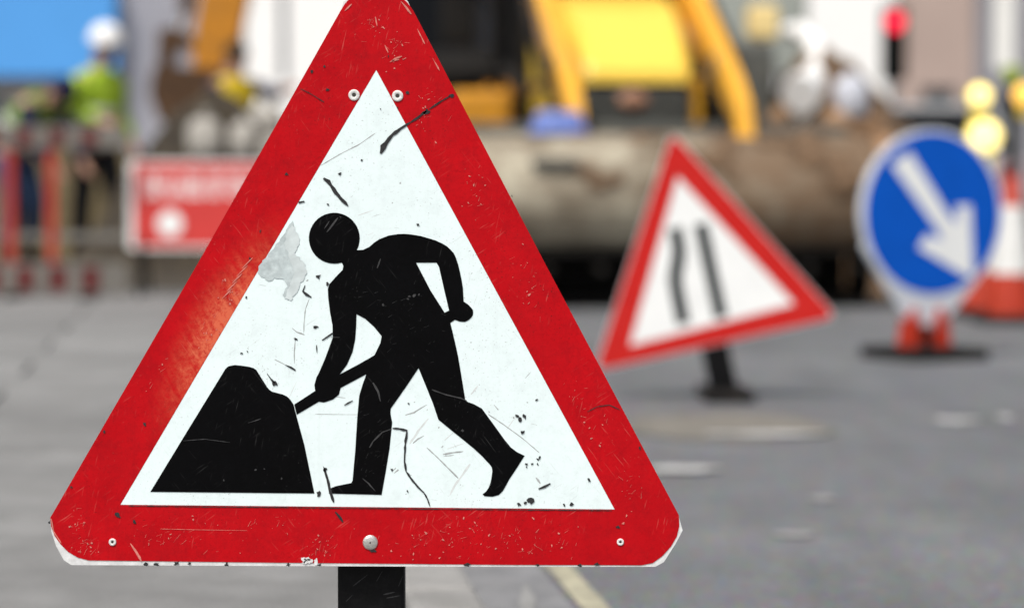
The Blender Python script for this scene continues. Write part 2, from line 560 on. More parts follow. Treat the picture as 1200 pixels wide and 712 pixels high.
def building(name, label, px0, px1, H, wall, openings, fascia=None, frame='frame_white', depth=8.0, yf=YB):
    X0, X1 = P(px0, 200, yf).x, P(px1, 200, yf).x
    xc = (X0 + X1) / 2
    root = empty(name, (xc, yf, 0.12))
    tag(root, label, 'building')
    W2 = (X1 - X0) / 2 - 0.01
    ops_ = []
    for (a, b, za, zb, pane, bars) in openings:
        ops_.append((max(-W2 + .1, P(a, 200, yf).x - xc), min(W2 - .1, P(b, 200, yf).x - xc), za, zb, pane, bars))
    xs = sorted({-W2, W2, *[o[0] for o in ops_], *[o[1] for o in ops_]})
    zs = sorted({0.0, H, *[o[2] for o in ops_], *[o[3] for o in ops_]})
    mb = MB()
    for i in range(len(xs) - 1):
        for j in range(len(zs) - 1):
            cx, cz = (xs[i] + xs[i + 1]) / 2, (zs[j] + zs[j + 1]) / 2
            if any(o[0] < cx < o[1] and o[2] < cz < o[3] for o in ops_):
                continue
            mb.add([(xs[i], 0, zs[j]), (xs[i + 1], 0, zs[j]), (xs[i + 1], 0, zs[j + 1]), (xs[i], 0, zs[j + 1])], [(0, 1, 2, 3)])
    for (a, b, c, d, pane, bars) in ops_:
        mb.add([(a, 0, c), (b, 0, c), (b, 0, d), (a, 0, d), (a, .3, c), (b, .3, c), (b, .3, d), (a, .3, d)],
               [(0, 1, 5, 4), (1, 2, 6, 5), (2, 3, 7, 6), (3, 0, 4, 7)])
    mb.add([(-W2, 0, 0), (-W2, depth, 0), (-W2, depth, H), (-W2, 0, H), (W2, 0, 0), (W2, depth, 0), (W2, depth, H), (W2, 0, H)],
           [(0, 1, 2, 3), (5, 4, 7, 6), (1, 5, 6, 2)])
    mb.build('wall', wall, root)
    rf = MB()
    rf.prism([[(-0.2, H + .01), (depth / 2, H + 1.8), (depth + .2, H + .01)]], lambda u, v, t: (t, u, v), -W2, W2)
    rf.build('roof', M['roof'], root)
    for (a, b, c, d, pane, bars) in ops_:
        fr = MB()
        w = 0.07
        fr.box((a, .12, c), (a + w, .2, d)).box((b - w, .12, c), (b, .2, d))
        fr.box((a + w, .12, c), (b - w, .2, c + w)).box((a + w, .12, d - w), (b - w, .2, d))
        for k in range(1, bars + 1):
            xx = a + (b - a) * k / (bars + 1)
            fr.box((xx - w / 2, .125, c + w), (xx + w / 2, .195, d - w))
        fo = fr.build('window', M[frame], root)
        pn = MB()
        pn.box((a + .005, .17, c + .005), (b - .005, .18, d - .005))
        pn.build('pane', M[pane], fo)
    if fascia:
        za, zb, mt, out = fascia
        fm = MB()
        fm.cbox((-W2 + .02, -out, za), (W2 - .02, -0.003, zb), 0.03)
        fm.build('fascia', mt, root)
    return root

M['w_stone'] = mwall('pale stone wall', (0.46, 0.40, 0.34))
M['w_lilac'] = mwall('lilac grey render', (0.33, 0.33, 0.37))
M['w_white'] = mwall('white render', (0.88, 0.87, 0.85), 0.04)
M['w_dark'] = mwall('dark green painted front', (0.022, 0.03, 0.026), 0.3, 0.5)
M['w_sage'] = mwall('sage render', (0.30, 0.32, 0.29))
M['w_pink'] = simple('pinkish brick', (0.42, 0.325, 0.285), 0.9, 0.16, 0.9, 0.1, 20)
M['w_grey'] = mwall('grey render', (0.26, 0.255, 0.28))
M['fascia_blue'] = simple('blue fascia', (0.09, 0.33, 0.74), 0.4, 0.06, 0.8)

building('shop_building', 'pale stone shop with a broad light blue fascia over its windows', -140, 144, 6.6, M['w_stone'],
         [(-120, -40, 0.5, 2.3, 'pane', 1), (-30, 12, 0.02, 2.3, 'pane', 0), (60, 132, 0.6, 2.3, 'pane', 1), (-100, -40, 4.6, 5.9, 'pane', 1), (20, 90, 4.6, 5.9, 'pane', 1)],
         fascia=(2.46, 4.25, M['fascia_blue'], 0.55))
building('grey_building', 'lilac grey rendered house between the blue fascia shop and the white shopfront', 145, 286, 6.2, M['w_lilac'],
         [(195, 232, 0.9, 2.4, 'pane', 1), (170, 215, 4.3, 5.5, 'pane', 1), (240, 275, 4.3, 5.5, 'pane', 1)], frame='frame_grey')
building('white_shop_building', 'bright white shop with pale blinds and a grey mullion behind the roadworks sign', 287, 484, 6.8, M['w_white'],
         [(360, 450, 0.4, 2.2, 'pane_pale', 1), (328, 338, 2.4, 4.6, 'pane', 0), (310, 370, 4.9, 6.1, 'pane', 1)], frame='frame_grey')
building('dark_shop_building', 'dark green painted shopfront behind the excavator cab', 485, 640, 6.4, M['w_dark'],
         [(500, 560, 0.6, 3.0, 'dark_glass', 1), (575, 625, 0.6, 3.0, 'dark_glass', 1)], frame='frame_grey')
building('sage_building', 'pale sage rendered house behind the backhoe loader', 641, 944, 6.9, M['w_sage'],
         [(700, 760, 0.9, 2.5, 'pane', 1), (800, 850, 0.02, 2.5, 'pane', 0), (890, 935, 1.0, 2.6, 'pane', 1), (700, 770, 4.4, 5.6, 'pane', 1), (850, 920, 4.4, 5.6, 'pane', 1)])
building('white_house', 'bright white rendered house left of the red traffic light', 945, 1049, 6.5, M['w_white'],
         [(958, 988, 0.9, 2.3, 'pane', 1), (965, 1020, 4.5, 5.7, 'pane', 1)])
building('brick_building', 'pinkish brick house behind the traffic light', 1050, 1142, 7.1, M['w_pink'],
         [(1080, 1120, 0.9, 2.3, 'pane', 1), (1080, 1120, 4.5, 5.7, 'pane', 1)], frame='frame_grey')
building('grey_shop_building', 'grey rendered building with a large pale window behind the beacons', 1143, 1300, 6.6, M['w_grey'],
         [(1158, 1194, 2.55, 4.6, 'pane_pale', 0), (1150, 1200, 0.5, 2.1, 'pane', 1), (1215, 1280, 0.5, 2.1, 'pane', 1)], frame='frame_grey')

# ================================================================== NEAR ROADWORKS SIGN
D1 = 3.0
base1 = P(433, 662, D1)
base1.z = 0.10
sign = empty('roadworks_sign', base1)
tag(sign, 'large scratched red triangle sign with a black digging figure, standing on a black post', 'road sign')

def S(u, v, t):
    p = P(u, v, D1)
    return (p.x - base1.x, t, p.z - base1.z)

GLARE_WEAR_C = S(262, 385, 0)  # centre of the painted glare on the left border
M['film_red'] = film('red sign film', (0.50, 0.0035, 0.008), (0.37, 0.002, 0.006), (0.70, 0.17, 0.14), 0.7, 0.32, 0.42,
                     glare_wear=(GLARE_WEAR_C, R(30), 0.055, 0.17, (0.72, 0.17, 0.085)), grime=((0.24, 0.004, 0.008), 0.55, (0.10, 0.008, 0.008)))
M['film_white'] = film('white sign film', (0.79, 0.90, 0.905), (0.69, 0.785, 0.79), (0.50, 0.53, 0.54), 0.4, 0.35, 0.42, grime=((0.60, 0.68, 0.69), 0.5, (0.30, 0.31, 0.31)))
M['film_black'] = film('black sign film', (0.0035, 0.0035, 0.004), (0.002, 0.002, 0.002), (0.06, 0.06, 0.06), 0.6, 0.35, 0.5, spec=0.03)
M['mark_dark'] = simple('dark scuff and shade line', (0.03, 0.03, 0.032), 0.7, 0.4, 200)
M['mark_mid'] = simple('grey scuff', (0.38, 0.40, 0.40), 0.7, 0.3, 200)
M['mark_faint'] = simple('faint scuff', (0.66, 0.70, 0.70), 0.7, 0.15, 200)
M['mark_pale'] = simple('pale scuff on red', (0.66, 0.22, 0.18), 0.7, 0.35, 200)
M['mark_ash'] = simple('ash scuff on black', (0.05, 0.05, 0.052), 0.7, 0.4, 200)
M['bare_patch'] = simple('bare grey patch', (0.47, 0.54, 0.55), 0.45, 0.25, 45, dirt=(0.64, 0.72, 0.725), dirt_amt=1.0)

plate_out = [(60, 607), (60, 622), (66, 640), (75, 656), (84, 661.5), (300, 662.5), (600, 663.5), (768, 663.5), (778, 658), (792, 636), (800, 621), (795, 603),
             (638, 309), (483, 13), (478, 2), (470, -6), (459, -10), (421, -10), (410, -5), (402, 3), (400, 13), (232, 310)]
mb = MB()
mb.prism([plate_out], S, 0.0, 0.0028)
mb.build('plate', M['plate'], sign)
red_out = ([(59, 606), (60, 616), (64, 627), (71, 637), (80, 646), (91, 652.5), (104, 656), (300, 658.4), (600, 661.2), (752, 661.6), (765, 659), (776, 651),
            (786, 640), (793, 628), (796, 616), (795.5, 603), (639, 309), (484.5, 13), (478, 4), (470, -4), (459, -9), (421, -9), (411, -3), (404, 5), (399, 13), (231, 310)])
w_tri = [(441, 82), (720.5, 596.5), (141, 591)]
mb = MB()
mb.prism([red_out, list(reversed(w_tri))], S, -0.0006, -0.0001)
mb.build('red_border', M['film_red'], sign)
def inset(tri, k):
    cx = sum(p[0] for p in tri) / 3
    cy = sum(p[1] for p in tri) / 3
    return [(cx + (p[0] - cx) * k, cy + (p[1] - cy) * k) for p in tri]
mb = MB()
mb.prism([inset(w_tri, 0.9985)], S, -0.0005, -0.0001)
white = mb.build('white_panel', M['film_white'], sign)

# --- pictogram
head = arc(391.8, 279, 29.8, 73, 388, 34)
fig = head + [(425.5, 292.6), (432.7, 289.2), (438.5, 284.2), (444.6, 280.1), (455.4, 275.9), (466.1, 274.2), (474, 273.9), (482.8, 274.7), (493, 276.4), (502, 279), (511, 281.8),
    (518.7, 285.4), (524, 288.6), (528.2, 292.6), (531.8, 296.6), (534.2, 301.6), (537, 310), (539, 318.4), (541, 328), (542.5, 337.5), (543.3, 353), (548.5, 356.5), (552.1, 360.2), (554.2, 363), (554.5, 366.1), (554, 369.4),
    (552.1, 372.1), (548.5, 375.2), (544.9, 376.9), (539, 376.6), (533, 374.5), (527.7, 378.1), (530.2, 388), (533.5, 402), (536.8, 417.1), (540, 436), (543, 454.1), (545.2, 468), (547.6, 470.2), (556, 473.5), (564.6, 478.2),
    (570.8, 486.6), (583.2, 503.6), (591, 514.5), (598.6, 523.7), (606, 529.3), (614.7, 533.5), (606.3, 546.8), (597, 560.7), (592.8, 568.5), (589.3, 574.6), (584.7, 579.3), (577, 581.4), (567.7, 580.8), (565.6, 578.6),
    (569.5, 575.4), (572.3, 571.5), (574.2, 567), (575.4, 562.3), (577, 551.5), (576.3, 547), (573.9, 543.7), (565, 534), (555.4, 525.2), (543, 515), (530.6, 505.1), (513.7, 491.2), (507.5, 472.7), (499, 451.5), (490.5, 431), (475, 454.1),
    (458, 478.2), (457.6, 482.5), (458, 486.6), (459.6, 494.3), (456.5, 525.2), (451.9, 553), (447.2, 579.3), (385.4, 577.7), (386.1, 572.2), (393.2, 569.1), (411.7, 565.4), (413.2, 562.3), (416.3, 528.3),
    (418.8, 488.1), (421, 463.4), (425, 450), (429.3, 438.1), (399.3, 454.1), (397.2, 461.9), (390.1, 467.8), (379.5, 471.2), (373.6, 470.3), (347.8, 485.5), (344.9, 473.6), (369.4, 457.6), (368.5, 450.6), (371, 441.6), (373.6, 437), (381.6, 418.4),
    (390, 395.3), (389.6, 380.5), (386.8, 365.8), (384.7, 348.9), (384.2, 338.5), (386.1, 332.7), (393, 324.8), (401.6, 316), (402.4, 311.2)]
hole_a = [(487.6, 307.6), (511.5, 307.6), (514.4, 312.4), (520, 337), (526.3, 363.7), (521, 366.1), (504.3, 339.9)]
hole_b = [(417.8, 367.9), (427.9, 373.2), (438.4, 382.6), (447.3, 393.6), (445.8, 401.6), (438.8, 415.9), (421.6, 425.8), (398, 438.4), (406.8, 426.8), (413.2, 412.1), (416.3, 397.4), (417.4, 382.6)]
mb = MB()
mb.prism([fig, hole_a, hole_b], S, -0.0010, -0.0006)
mb.build('digging_figure', M['film_black'], sign)
heap = [(176.3, 575.7), (220, 504), (264, 432.3), (266, 430.2), (268.2, 428.7), (275.2, 427.3), (284, 428.2), (292.1, 429.5), (297, 430.9), (300.5, 433.2), (306.1, 442.2), (313.2, 453.4), (316, 456.5), (318.8, 458.5), (331.4, 461.8),
        (336.5, 464.2), (339.9, 467.5), (344.1, 473.6), (347.2, 486.1), (356.7, 520.9), (368.5, 577.6)]
mb = MB()
mb.prism([heap], S, -0.0010, -0.0006)
mb.build('spoil_heap_symbol', M['film_black'], sign)

# --- scuffs, scratches and specks traced from the sign
class Marks(MB):
    t = -0.0013
    def ribbon(self, pts, w0, w1=None, jit=0.35):
        w1 = w0 if w1 is None else w1
        fine = []
        for i in range(len(pts) - 1):
            (xa, ya), (xb, yb) = pts[i], pts[i + 1]
            k = max(1, int(math.hypot(xb - xa, yb - ya) / 4))
            fine += [(xa + (xb - xa) * j / k, ya + (yb - ya) * j / k) for j in range(k)]
        fine.append(pts[-1])
        L, N = [], len(fine)
        for i, (x, y) in enumerate(fine):
            a, b = fine[max(0, i - 1)], fine[min(N - 1, i + 1)]
            dx, dy = b[0] - a[0], b[1] - a[1]
            h = math.hypot(dx, dy) or 1
            w = (w0 + (w1 - w0) * i / max(1, N - 1)) / 2 * (1 + rnd.uniform(-jit, jit))
            if i in (0, N - 1):
                w *= 0.45
            o = rnd.uniform(-jit, jit) * w * 0.5
            L.append(((x - dy / h * (w + o), y + dx / h * (w + o)), (x + dy / h * (w - o), y - dx / h * (w - o))))
        vv = [S(*p, self.t) for pr in L for p in pr]
        self.add(vv, [(2 * i, 2 * i + 1, 2 * i + 3, 2 * i + 2) for i in range(N - 1)])
        return self
    def speck(self, x, y, r_, asp=1.0, rot=0.0):
        n_ = 9
        pts = []
        for i in range(n_):
            a = 2 * math.pi * i / n_
            k = r_ * rnd.uniform(0.35, 1.35)
            u, v = math.cos(a) * k * asp, math.sin(a) * k
            pts.append((x + u * math.cos(rot) - v * math.sin(rot), y + u * math.sin(rot) + v * math.cos(rot)))
        self.add([S(*p, self.t) for p in pts], [tuple(range(n_))])
        return self

dk = Marks()
dk.ribbon([(446, 180), (449, 172), (452.5, 167), (460, 158), (470, 150.5), (481, 143.5)], 6, 3.5)
dk.ribbon([(481, 143.5), (490, 137.5), (500, 130)], 2.2, 2.8).speck(500, 130.5, 3, 1.5, -0.6)
dk.ribbon([(503, 128), (515, 120), (527, 113)], 1.4, 2.0).speck(529, 112.5, 2.5, 1.4, -.5)
dk.ribbon([(379, 209), (385, 213), (391, 222), (399, 232), (408, 241.5)], 4.5, 3)
dk.ribbon([(460, 501.5), (468, 502), (477.5, 504)], 2.2, 3).ribbon([(477, 504), (475, 520), (474, 540), (476, 552)], 2.4, 2)
dk.ribbon([(476, 552), (483, 562), (490, 570), (497, 577)], 2.8, 2.4).ribbon([(497, 577), (501, 584), (504, 593)], 1.8, 1.2)
dk.ribbon([(380, 548), (382.5, 556), (386, 570), (391, 588)], 3.6, 2.6).speck(380.5, 549, 3).speck(374, 577.5, 3.4)
dk.ribbon([(631, 572.5), (638, 569.5), (645, 566)], 4, 3.4)
for (x, y, r_) in [(605, 486.5, 2.6), (609.5, 490.5, 3.1), (615, 487.5, 3.0), (613, 505.5, 2.5), (621.5, 587, 4.0), (616, 589, 2), (608.5, 590.5, 2.6), (661, 591, 2), (670.5, 590.5, 2.6), (690, 561.5, 2.3),
                   (616.5, 543.5, 1.8), (623.5, 543, 1.5), (630, 543.5, 1.4), (632, 536, 2.0), (630, 537.5, 1.4), (617, 547, 1.4), (629, 468, 1.7), (446, 128, 1.0),
                   (373.5, 324, 2.9), (383.5, 333, 2.4), (370.5, 383, 2.6), (322.5, 449, 3.2), (399, 254, 1.6), (398.5, 203, 2.0), (424, 188, 1.3), (490, 263, 2.2), (384.5, 239.5, 1.5), (347, 397, 1.8), (289, 348, 1.5), (283, 413.5, 1.7), (290, 411.5, 1.3),
                   (477.5, 575, 1.6), (479, 472.5, 1.4), (459, 549.5, 1.6), (466, 126, 1.0)]:
    dk.speck(x, y, r_)
dk.ribbon([(350, 237.5), (357, 236)], 4.2, 3)
dk.ribbon([(357.5, 334), (355, 341), (359, 345), (365, 348)], 2, 3)
dk.ribbon([(377.5, 398.5), (384, 394), (390, 390)], 2.2, 3)
dk.ribbon([(334, 427), (341, 430), (346.5, 433.5)], 1.6, 3.4)
dk.ribbon([(313, 437), (317, 443), (322.5, 449)], 1.4, 2.4)
dk.ribbon([(403.5, 474.5), (408, 472), (413.5, 469)], 2, 2.4)
dk.ribbon([(371, 404), (371.5, 413)], 1.6, 1.2)
# on the red border and along the lower edge
for (x, y, r_, a) in [(171, 660.5, 2.6, 1.3), (184, 660.5, 2.6, 1.4), (207, 659.5, 3, 1.6), (222, 660, 1.6, 1.5), (266, 660.5, 2.2, 1.2), (338, 661, 2, 1.5), (700, 661, 2.3, 1.6), (680, 662, 2, 1.6), (630, 661.5, 1.6, 1.5), (548, 661, 2.5, 1.6), (375, 661, 1.8, 1.6),
                      (170, 497, 3.6, .6), (138, 603.5, 3.4, 1.2), (158, 611, 2.4, 1), (305, 271, 2.4, .5), (293, 302, 2.2, .6), (336, 204, 2, 1), (366, 84, 2.4, .8), (384, 105, 2.2, 1), (380, 78, 1.4, 1), (477.5, 108.5, 2, 1), (455, 66, 2.0, .5),
                      (750, 524, 2.6, .6), (84, 570, 2, .6), (122, 505, 2.2, .6), (58, 612, 2.5, .6), (437, 645, 2.4, 1.6), (600, 230, 1.5, .6), (724, 617, 2, 1.4)]:
    dk.speck(x, y, r_, a, rnd.uniform(-.3, .3))
dk.ribbon([(393, 599), (397, 604), (402, 611)], 3.4, 2.4)
dk.ribbon([(352, 104), (366, 111), (380, 120)], 0.9, 1.1)
dk.ribbon([(688, 482), (700, 476), (714, 474), (727, 480)], 0.8, 1.0)
dk.ribbon([(150, 592.2), (300, 593.6), (520, 595.8), (717, 597.6)], 0.9, 1.0, 0.5)  # painted shadow line under the white panel's lower edge
dk.build('dark_scuffs_shade_line', M['mark_dark'], sign, kind='stuff')

md = Marks()
md.t = -0.00057
md.ribbon([(376, 194), (398, 181), (420, 170), (440, 156)], 1.1, 1.0)
md.ribbon([(500, 524), (512, 535), (524, 547), (537, 560)], 1.0, 1.7)
md.ribbon([(572, 485), (590, 497), (612, 513), (632, 530)], 1.0, 0.8)
md.ribbon([(519, 532), (531, 530), (543, 528.5)], 1.8, 1.5).ribbon([(520, 534), (532, 533)], 0.9)
md.ribbon([(475, 486), (485, 483), (500, 474)], 1.8, 1.0)
md.ribbon([(484, 519), (490, 514), (497, 510)], 2.2, 1.2)
md.ribbon([(362.5, 350), (358, 362), (356.5, 378), (356, 390)], 1.2, .9)
md.ribbon([(342.5, 384.5), (348, 389), (357, 392)], 2.0, 1.4)
md.ribbon([(346, 398), (345, 412), (345, 426)], 1.2, 1.0)
md.ribbon([(322, 421), (328, 424), (335, 427.5)], 1.4, 1.6)
md.ribbon([(467, 550), (462, 554)], 3.4, 2.2).ribbon([(464, 548), (459, 552)], 2, 2)
md.ribbon([(579, 474), (584, 480)], 1.6, 2).ribbon([(628, 559), (633, 566)], 2, 2.6)
md.ribbon([(405, 466), (392, 464.5)], 1, 1)
md.ribbon([(369, 485), (419, 485.5)], 0.7, 0.5)
for k in range(34):
    a, b = rnd.random(), rnd.random()
    if a + b > 1:
        a, b = 1 - a, 1 - b
    T = inset(w_tri, 0.95)
    x = T[0][0] + a * (T[1][0] - T[0][0]) + b * (T[2][0] - T[0][0])
    y = T[0][1] + a * (T[1][1] - T[0][1]) + b * (T[2][1] - T[0][1])
    if rnd.random() < 0.5:
        md.speck(x, y, rnd.uniform(0.5, 1.4), rnd.uniform(0.6, 2), rnd.uniform(0, 3))
    else:
        an = rnd.gauss(-0.5, 0.7)
        L_ = rnd.uniform(3, 11)
        md.ribbon([(x, y), (x + L_ * math.cos(an), y + L_ * math.sin(an))], rnd.uniform(0.4, 0.9), 0.4)
md.build('grey_scuffs', M['mark_mid'], sign, kind='stuff')

ft = Marks()
ft.t = -0.00054
ft.ribbon([(551, 543), (542, 556), (533, 568), (527, 580)], 2.6, 2)
ft.ribbon([(480, 520), (490, 505), (502, 490)], 2.5, 2)
ft.ribbon([(560, 452), (552, 462)], 3, 2)
for k in range(22):
    x, y = rnd.uniform(320, 640), rnd.uniform(200, 585)
    an = rnd.gauss(-0.6, 0.5)
    L_ = rnd.uniform(5, 26)
    if x + L_ < 441 + (y - 150) * 0.52 and x > 441 - (y - 130) * 0.56:
        ft.ribbon([(x, y), (x + L_ * math.cos(an), y + L_ * math.sin(an))], rnd.uniform(0.6, 1.6), 0.6)
ft.build('faint_scuffs', M['mark_faint'], sign, kind='stuff')

# light scratches on the black figure
ash = Marks()
ash.t = -0.00135
ash.ribbon([(396, 255), (390, 263), (383, 272)], 1.8, 2.2)
ash.ribbon([(386, 259), (380, 268)], 1.2, 1)
ash.ribbon([(446, 303), (442, 314)], 2, 1.5)
ash.ribbon([(459, 502), (448, 506), (437, 517), (433, 524)], 1.8, 1.4)
ash.ribbon([(506, 456), (522, 462), (540, 466), (547, 469)], 1.6, 1.4)
ash.ribbon([(437, 448), (443, 458), (446, 470)], 2.4, 1.2)
ash.ribbon([(425, 560), (432, 566), (440, 575)], 1.6, 1.0)
ash.ribbon([(388, 395), (398, 395)], 1.2, .8)
ash.ribbon([(306, 490), (298, 493), (291, 495)], 1.2, 0.8)
ash.ribbon([(215, 476 + 40), (240, 514), (270, 518)], .8, .6)
def in_body(x, y):
    return (400 < x < 470 and 300 < y < 360) or (450 < x < 525 and 320 < y < 430) or (420 < x < 455 and 470 < y < 570) or (515 < x < 575 and 470 < y < 505)
for k in range(150):
    x, y = rnd.uniform(395, 580), rnd.uniform(295, 575)
    if in_body(x, y):
        an = rnd.gauss(-0.7, 0.6)
        L_ = rnd.uniform(1.5, 7)
        ash.ribbon([(x, y), (x + L_ * math.cos(an), y + L_ * math.sin(an))], rnd.uniform(0.3, 0.7), 0.3)
for (x, y, r_) in [(480, 347, 1.8), (486, 346, 2), (478, 350, 1.3), (491, 345, 1.2), (449, 357, 1.4), (542, 504, 1.6), (300, 550, 1.4), (330, 560, 1.2), (262, 562, 1.3), (310, 549, 1)]:
    ash.speck(x, y, r_)
ash.build('pale_scuffs_on_black', M['mark_ash'], sign, kind='stuff')

# pale scratches on the red border
pl = Marks()
pl.t = -0.0012
pl.ribbon([(153, 636), (159, 645), (166, 657)], 2, 2.4)
pl.ribbon([(457, 73), (463, 69), (471, 66)], 1.6, 1.6).ribbon([(440, 20), (442, 31)], 2.2, 1.4).ribbon([(451, 53), (455, 62)], 1.4, 1.2)
pl.ribbon([(472, 70), (476, 68)], 2, 1.4).ribbon([(459, 71), (468, 70)], 1.4, 1)
pl.ribbon([(60, 607), (63, 622), (72, 636)], 1.2, 0.9)
pl.ribbon([(188, 619), (230, 620), (290, 621)], 0.5, 0.3)
pl.ribbon([(412, 5), (404, 13)], 2.6, 1.6).ribbon([(470, 2), (476, 9), (482, 17)], 1.4, 2)
pl.ribbon([(489, 34), (498, 52)], 0.9, 1.1, 0.7).ribbon([(507, 68), (515, 83)], 0.9, 1.2, 0.7)
clusters = [(165, 446, 10, 8), (183, 425, 8, 6), (185, 630, 40, 12), (535, 620, 14, 22), (610, 625, 40, 16), (650, 640, 30, 14), (370, 640, 18, 14), (560, 640, 40, 10), (290, 620, 60, 16), (480, 640, 30, 12), (88, 608, 10, 14),
            (668, 470, 12, 14), (690, 520, 16, 30), (620, 330, 14, 30), (560, 215, 12, 20), (500, 130, 10, 18), (460, 60, 12, 12), (440, 30, 20, 10), (270, 345, 10, 14), (250, 390, 14, 16), (735, 580, 14, 22), (105, 640, 12, 8), (245, 450, 12, 20), (440, 150, 0, 0)]
for (cx, cy, sx, sy) in clusters:
    for k in range(26):
        x, y = rnd.gauss(cx, sx * .8), rnd.gauss(cy, sy * .8)
        if y > 655 or not (y > 602 or abs(x - 441) > (y - 82) * 0.56 + 8) or abs(x - 441) > (y + 10) * 0.585 + 30 * 0:
            continue
        if rnd.random() < 0.55:
            pl.speck(x, y, 0.25 + 0.9 * rnd.random() ** 2.5, rnd.uniform(1, 2.4), rnd.uniform(0, 3))
        else:
            an = rnd.gauss(-0.8, 0.7)
            L_ = rnd.uniform(2, 8)
            pl.ribbon([(x, y), (x + L_ * math.cos(an), y + L_ * math.sin(an))], rnd.uniform(0.25, 0.75), 0.3, 0.6)
for k in range(5):
    pl.ribbon([(292 - 6 * k + 4, 312 + 9 * k - 10), (284 - 6 * k, 322 + 9 * k - 8)], 1.3, .8)
pl.build('pale_scuffs_on_red', M['mark_pale'], sign, kind='stuff')

wh = Marks()
wh.t = -0.00125
for (x, y) in [(358, 658), (364, 656), (361, 654), (370, 657), (356, 655)]:
    wh.speck(x, y, 3, 1.3, rnd.uniform(0, 3))
wh.build('chipped_film', M['plate'], sign, kind='stuff')
bp_ = MB()
patch = [(343, 257.6), (338, 266), (333.4, 274.4), (318, 293), (302.5, 312.4), (303.9, 322.2), (315, 329.8), (322, 325), (332, 327.8), (336, 334.8), (330.6, 346), (337.6, 350.3), (347.4, 334.8), (357.2, 318), (355.8, 311), (350.2, 308), (343.2, 295.5), (347.4, 289.9), (346, 282.9), (340.4, 274.4), (344.6, 264.6)]
def ragged(poly, step=3.0, amp=1.3):
    out = []
    for k in range(len(poly)):
        a, b = Vector(poly[k]), Vector(poly[(k + 1) % len(poly)])
        m_n = max(1, int((b - a).length / step))
        for q_ in range(m_n):
            p = a.lerp(b, q_ / m_n)
            out.append((p.x + rnd.uniform(-amp, amp), p.y + rnd.uniform(-amp, amp)))
    return out
patch = ragged(patch)
bp_.add([S(*p, -0.00115) for p in patch], [tuple(t) for t in tessellate_polygon([[Vector((*p, 0)) for p in patch]])])
bq_ = MB()
p2 = ragged([(344, 262), (352, 286), (346, 296), (357, 309), (360, 320), (350, 338), (340, 352), (333, 349), (341, 332), (346, 318), (338, 300), (334, 284), (338, 270)], 3, 1.6)
bq_.add([S(*p, -0.00119) for p in p2], [tuple(t) for t in tessellate_polygon([[Vector((*p, 0)) for p in p2]])])
bq_.build('glue_residue', simple('glue residue', (0.60, 0.67, 0.675), 0.5, 0.2, 60), sign)
bp_.build('bare_patch', M['bare_patch'], sign)

# --- fixings
def rivet(px, py, r_, mat, centre, dome):
    c = Vector(S(px, py, -0.0006))
    mtx = Matrix.Translation(c) @ rot_x(R(90))
    k = r_ / 1000
    m_ = MB()
    if dome:
        m_.lathe([(k, 0), (k, .0010), (k * .85, .0018), (k * .5, .0026), (0.0001, .0029)], 20, mtx)
    else:
        m_.lathe([(k, 0), (k, .0009), (k * .9, .0014), (k * .42, .0014), (k * .36, .0008)], 20, mtx)
    o = m_.build('rivet', mat, sign)
    h = MB()
    h.lathe([(k * (.12 if dome else .36), .0029 if dome else .0009), (0.00005, .0031 if dome else .0010)], 12, mtx)
    h.build('rivet_centre', M['hole'], o)
rivet(415, 111.5, 6.6, M['white_rivet'], True, False)
rivet(466, 112.5, 6.6, M['white_rivet'], True, False)
rivet(132, 634.5, 4.4, M['white_rivet'], True, False)
rivet(727, 634.5, 4.2, M['white_rivet'], True, False)
rivet(434, 635, 9.0, M['steel_rivet'], False, True)

# --- stiffening channels on the back, post and feet
for (py, xa, xb) in ((118, 372, 508), (632, 100, 756)):
    a, b = S(xa, py - 14, 0), S(xb, py + 14, 0)
    m_ = MB()
    m_.box((a[0], 0.0030, b[2]), (b[0], 0.022, a[2]))
    m_.build('channel', M['galv'], sign)
x0, x1 = S(394, 700, 0)[0], S(473, 700, 0)[0]
m_ = MB()
m_.cbox((x0, 0.024, 0.012), (x1, 0.060, S(0, 100, 0)[2]), 0.004)
m_.build('post', M['black_steel'], sign)
pl2 = Marks()
for (a, b, w) in [((448, 700), (462, 697), 1.6), ((452, 704), (468, 701), 1.2), ((412, 690), (430, 676), .8), ((404, 708), (412, 700), .9), ((440, 684), (447, 672), .8), ((466, 690), (471, 678), .9)]:
    pl2.t = 0.0238
    pl2.ribbon([a, b], w, w * .5)
pl2.build('post_scratches', M['mark_ash'], sign, kind='stuff')
for sx in (-1, 1):
    m_ = MB()
    xx = (x0 + x1) / 2 + sx * 0.028
    m_.tube([(xx, 0.042, 0.10), (xx + sx * .02, -0.10, 0.03), (xx + sx * .03, -0.30, 0.012)], 0.012, 10)
    m_.tube([(xx, 0.042, 0.10), (xx + sx * .02, 0.20, 0.03), (xx + sx * .03, 0.40, 0.012)], 0.012, 10)
    m_.build('foot', M['black_steel'], sign)

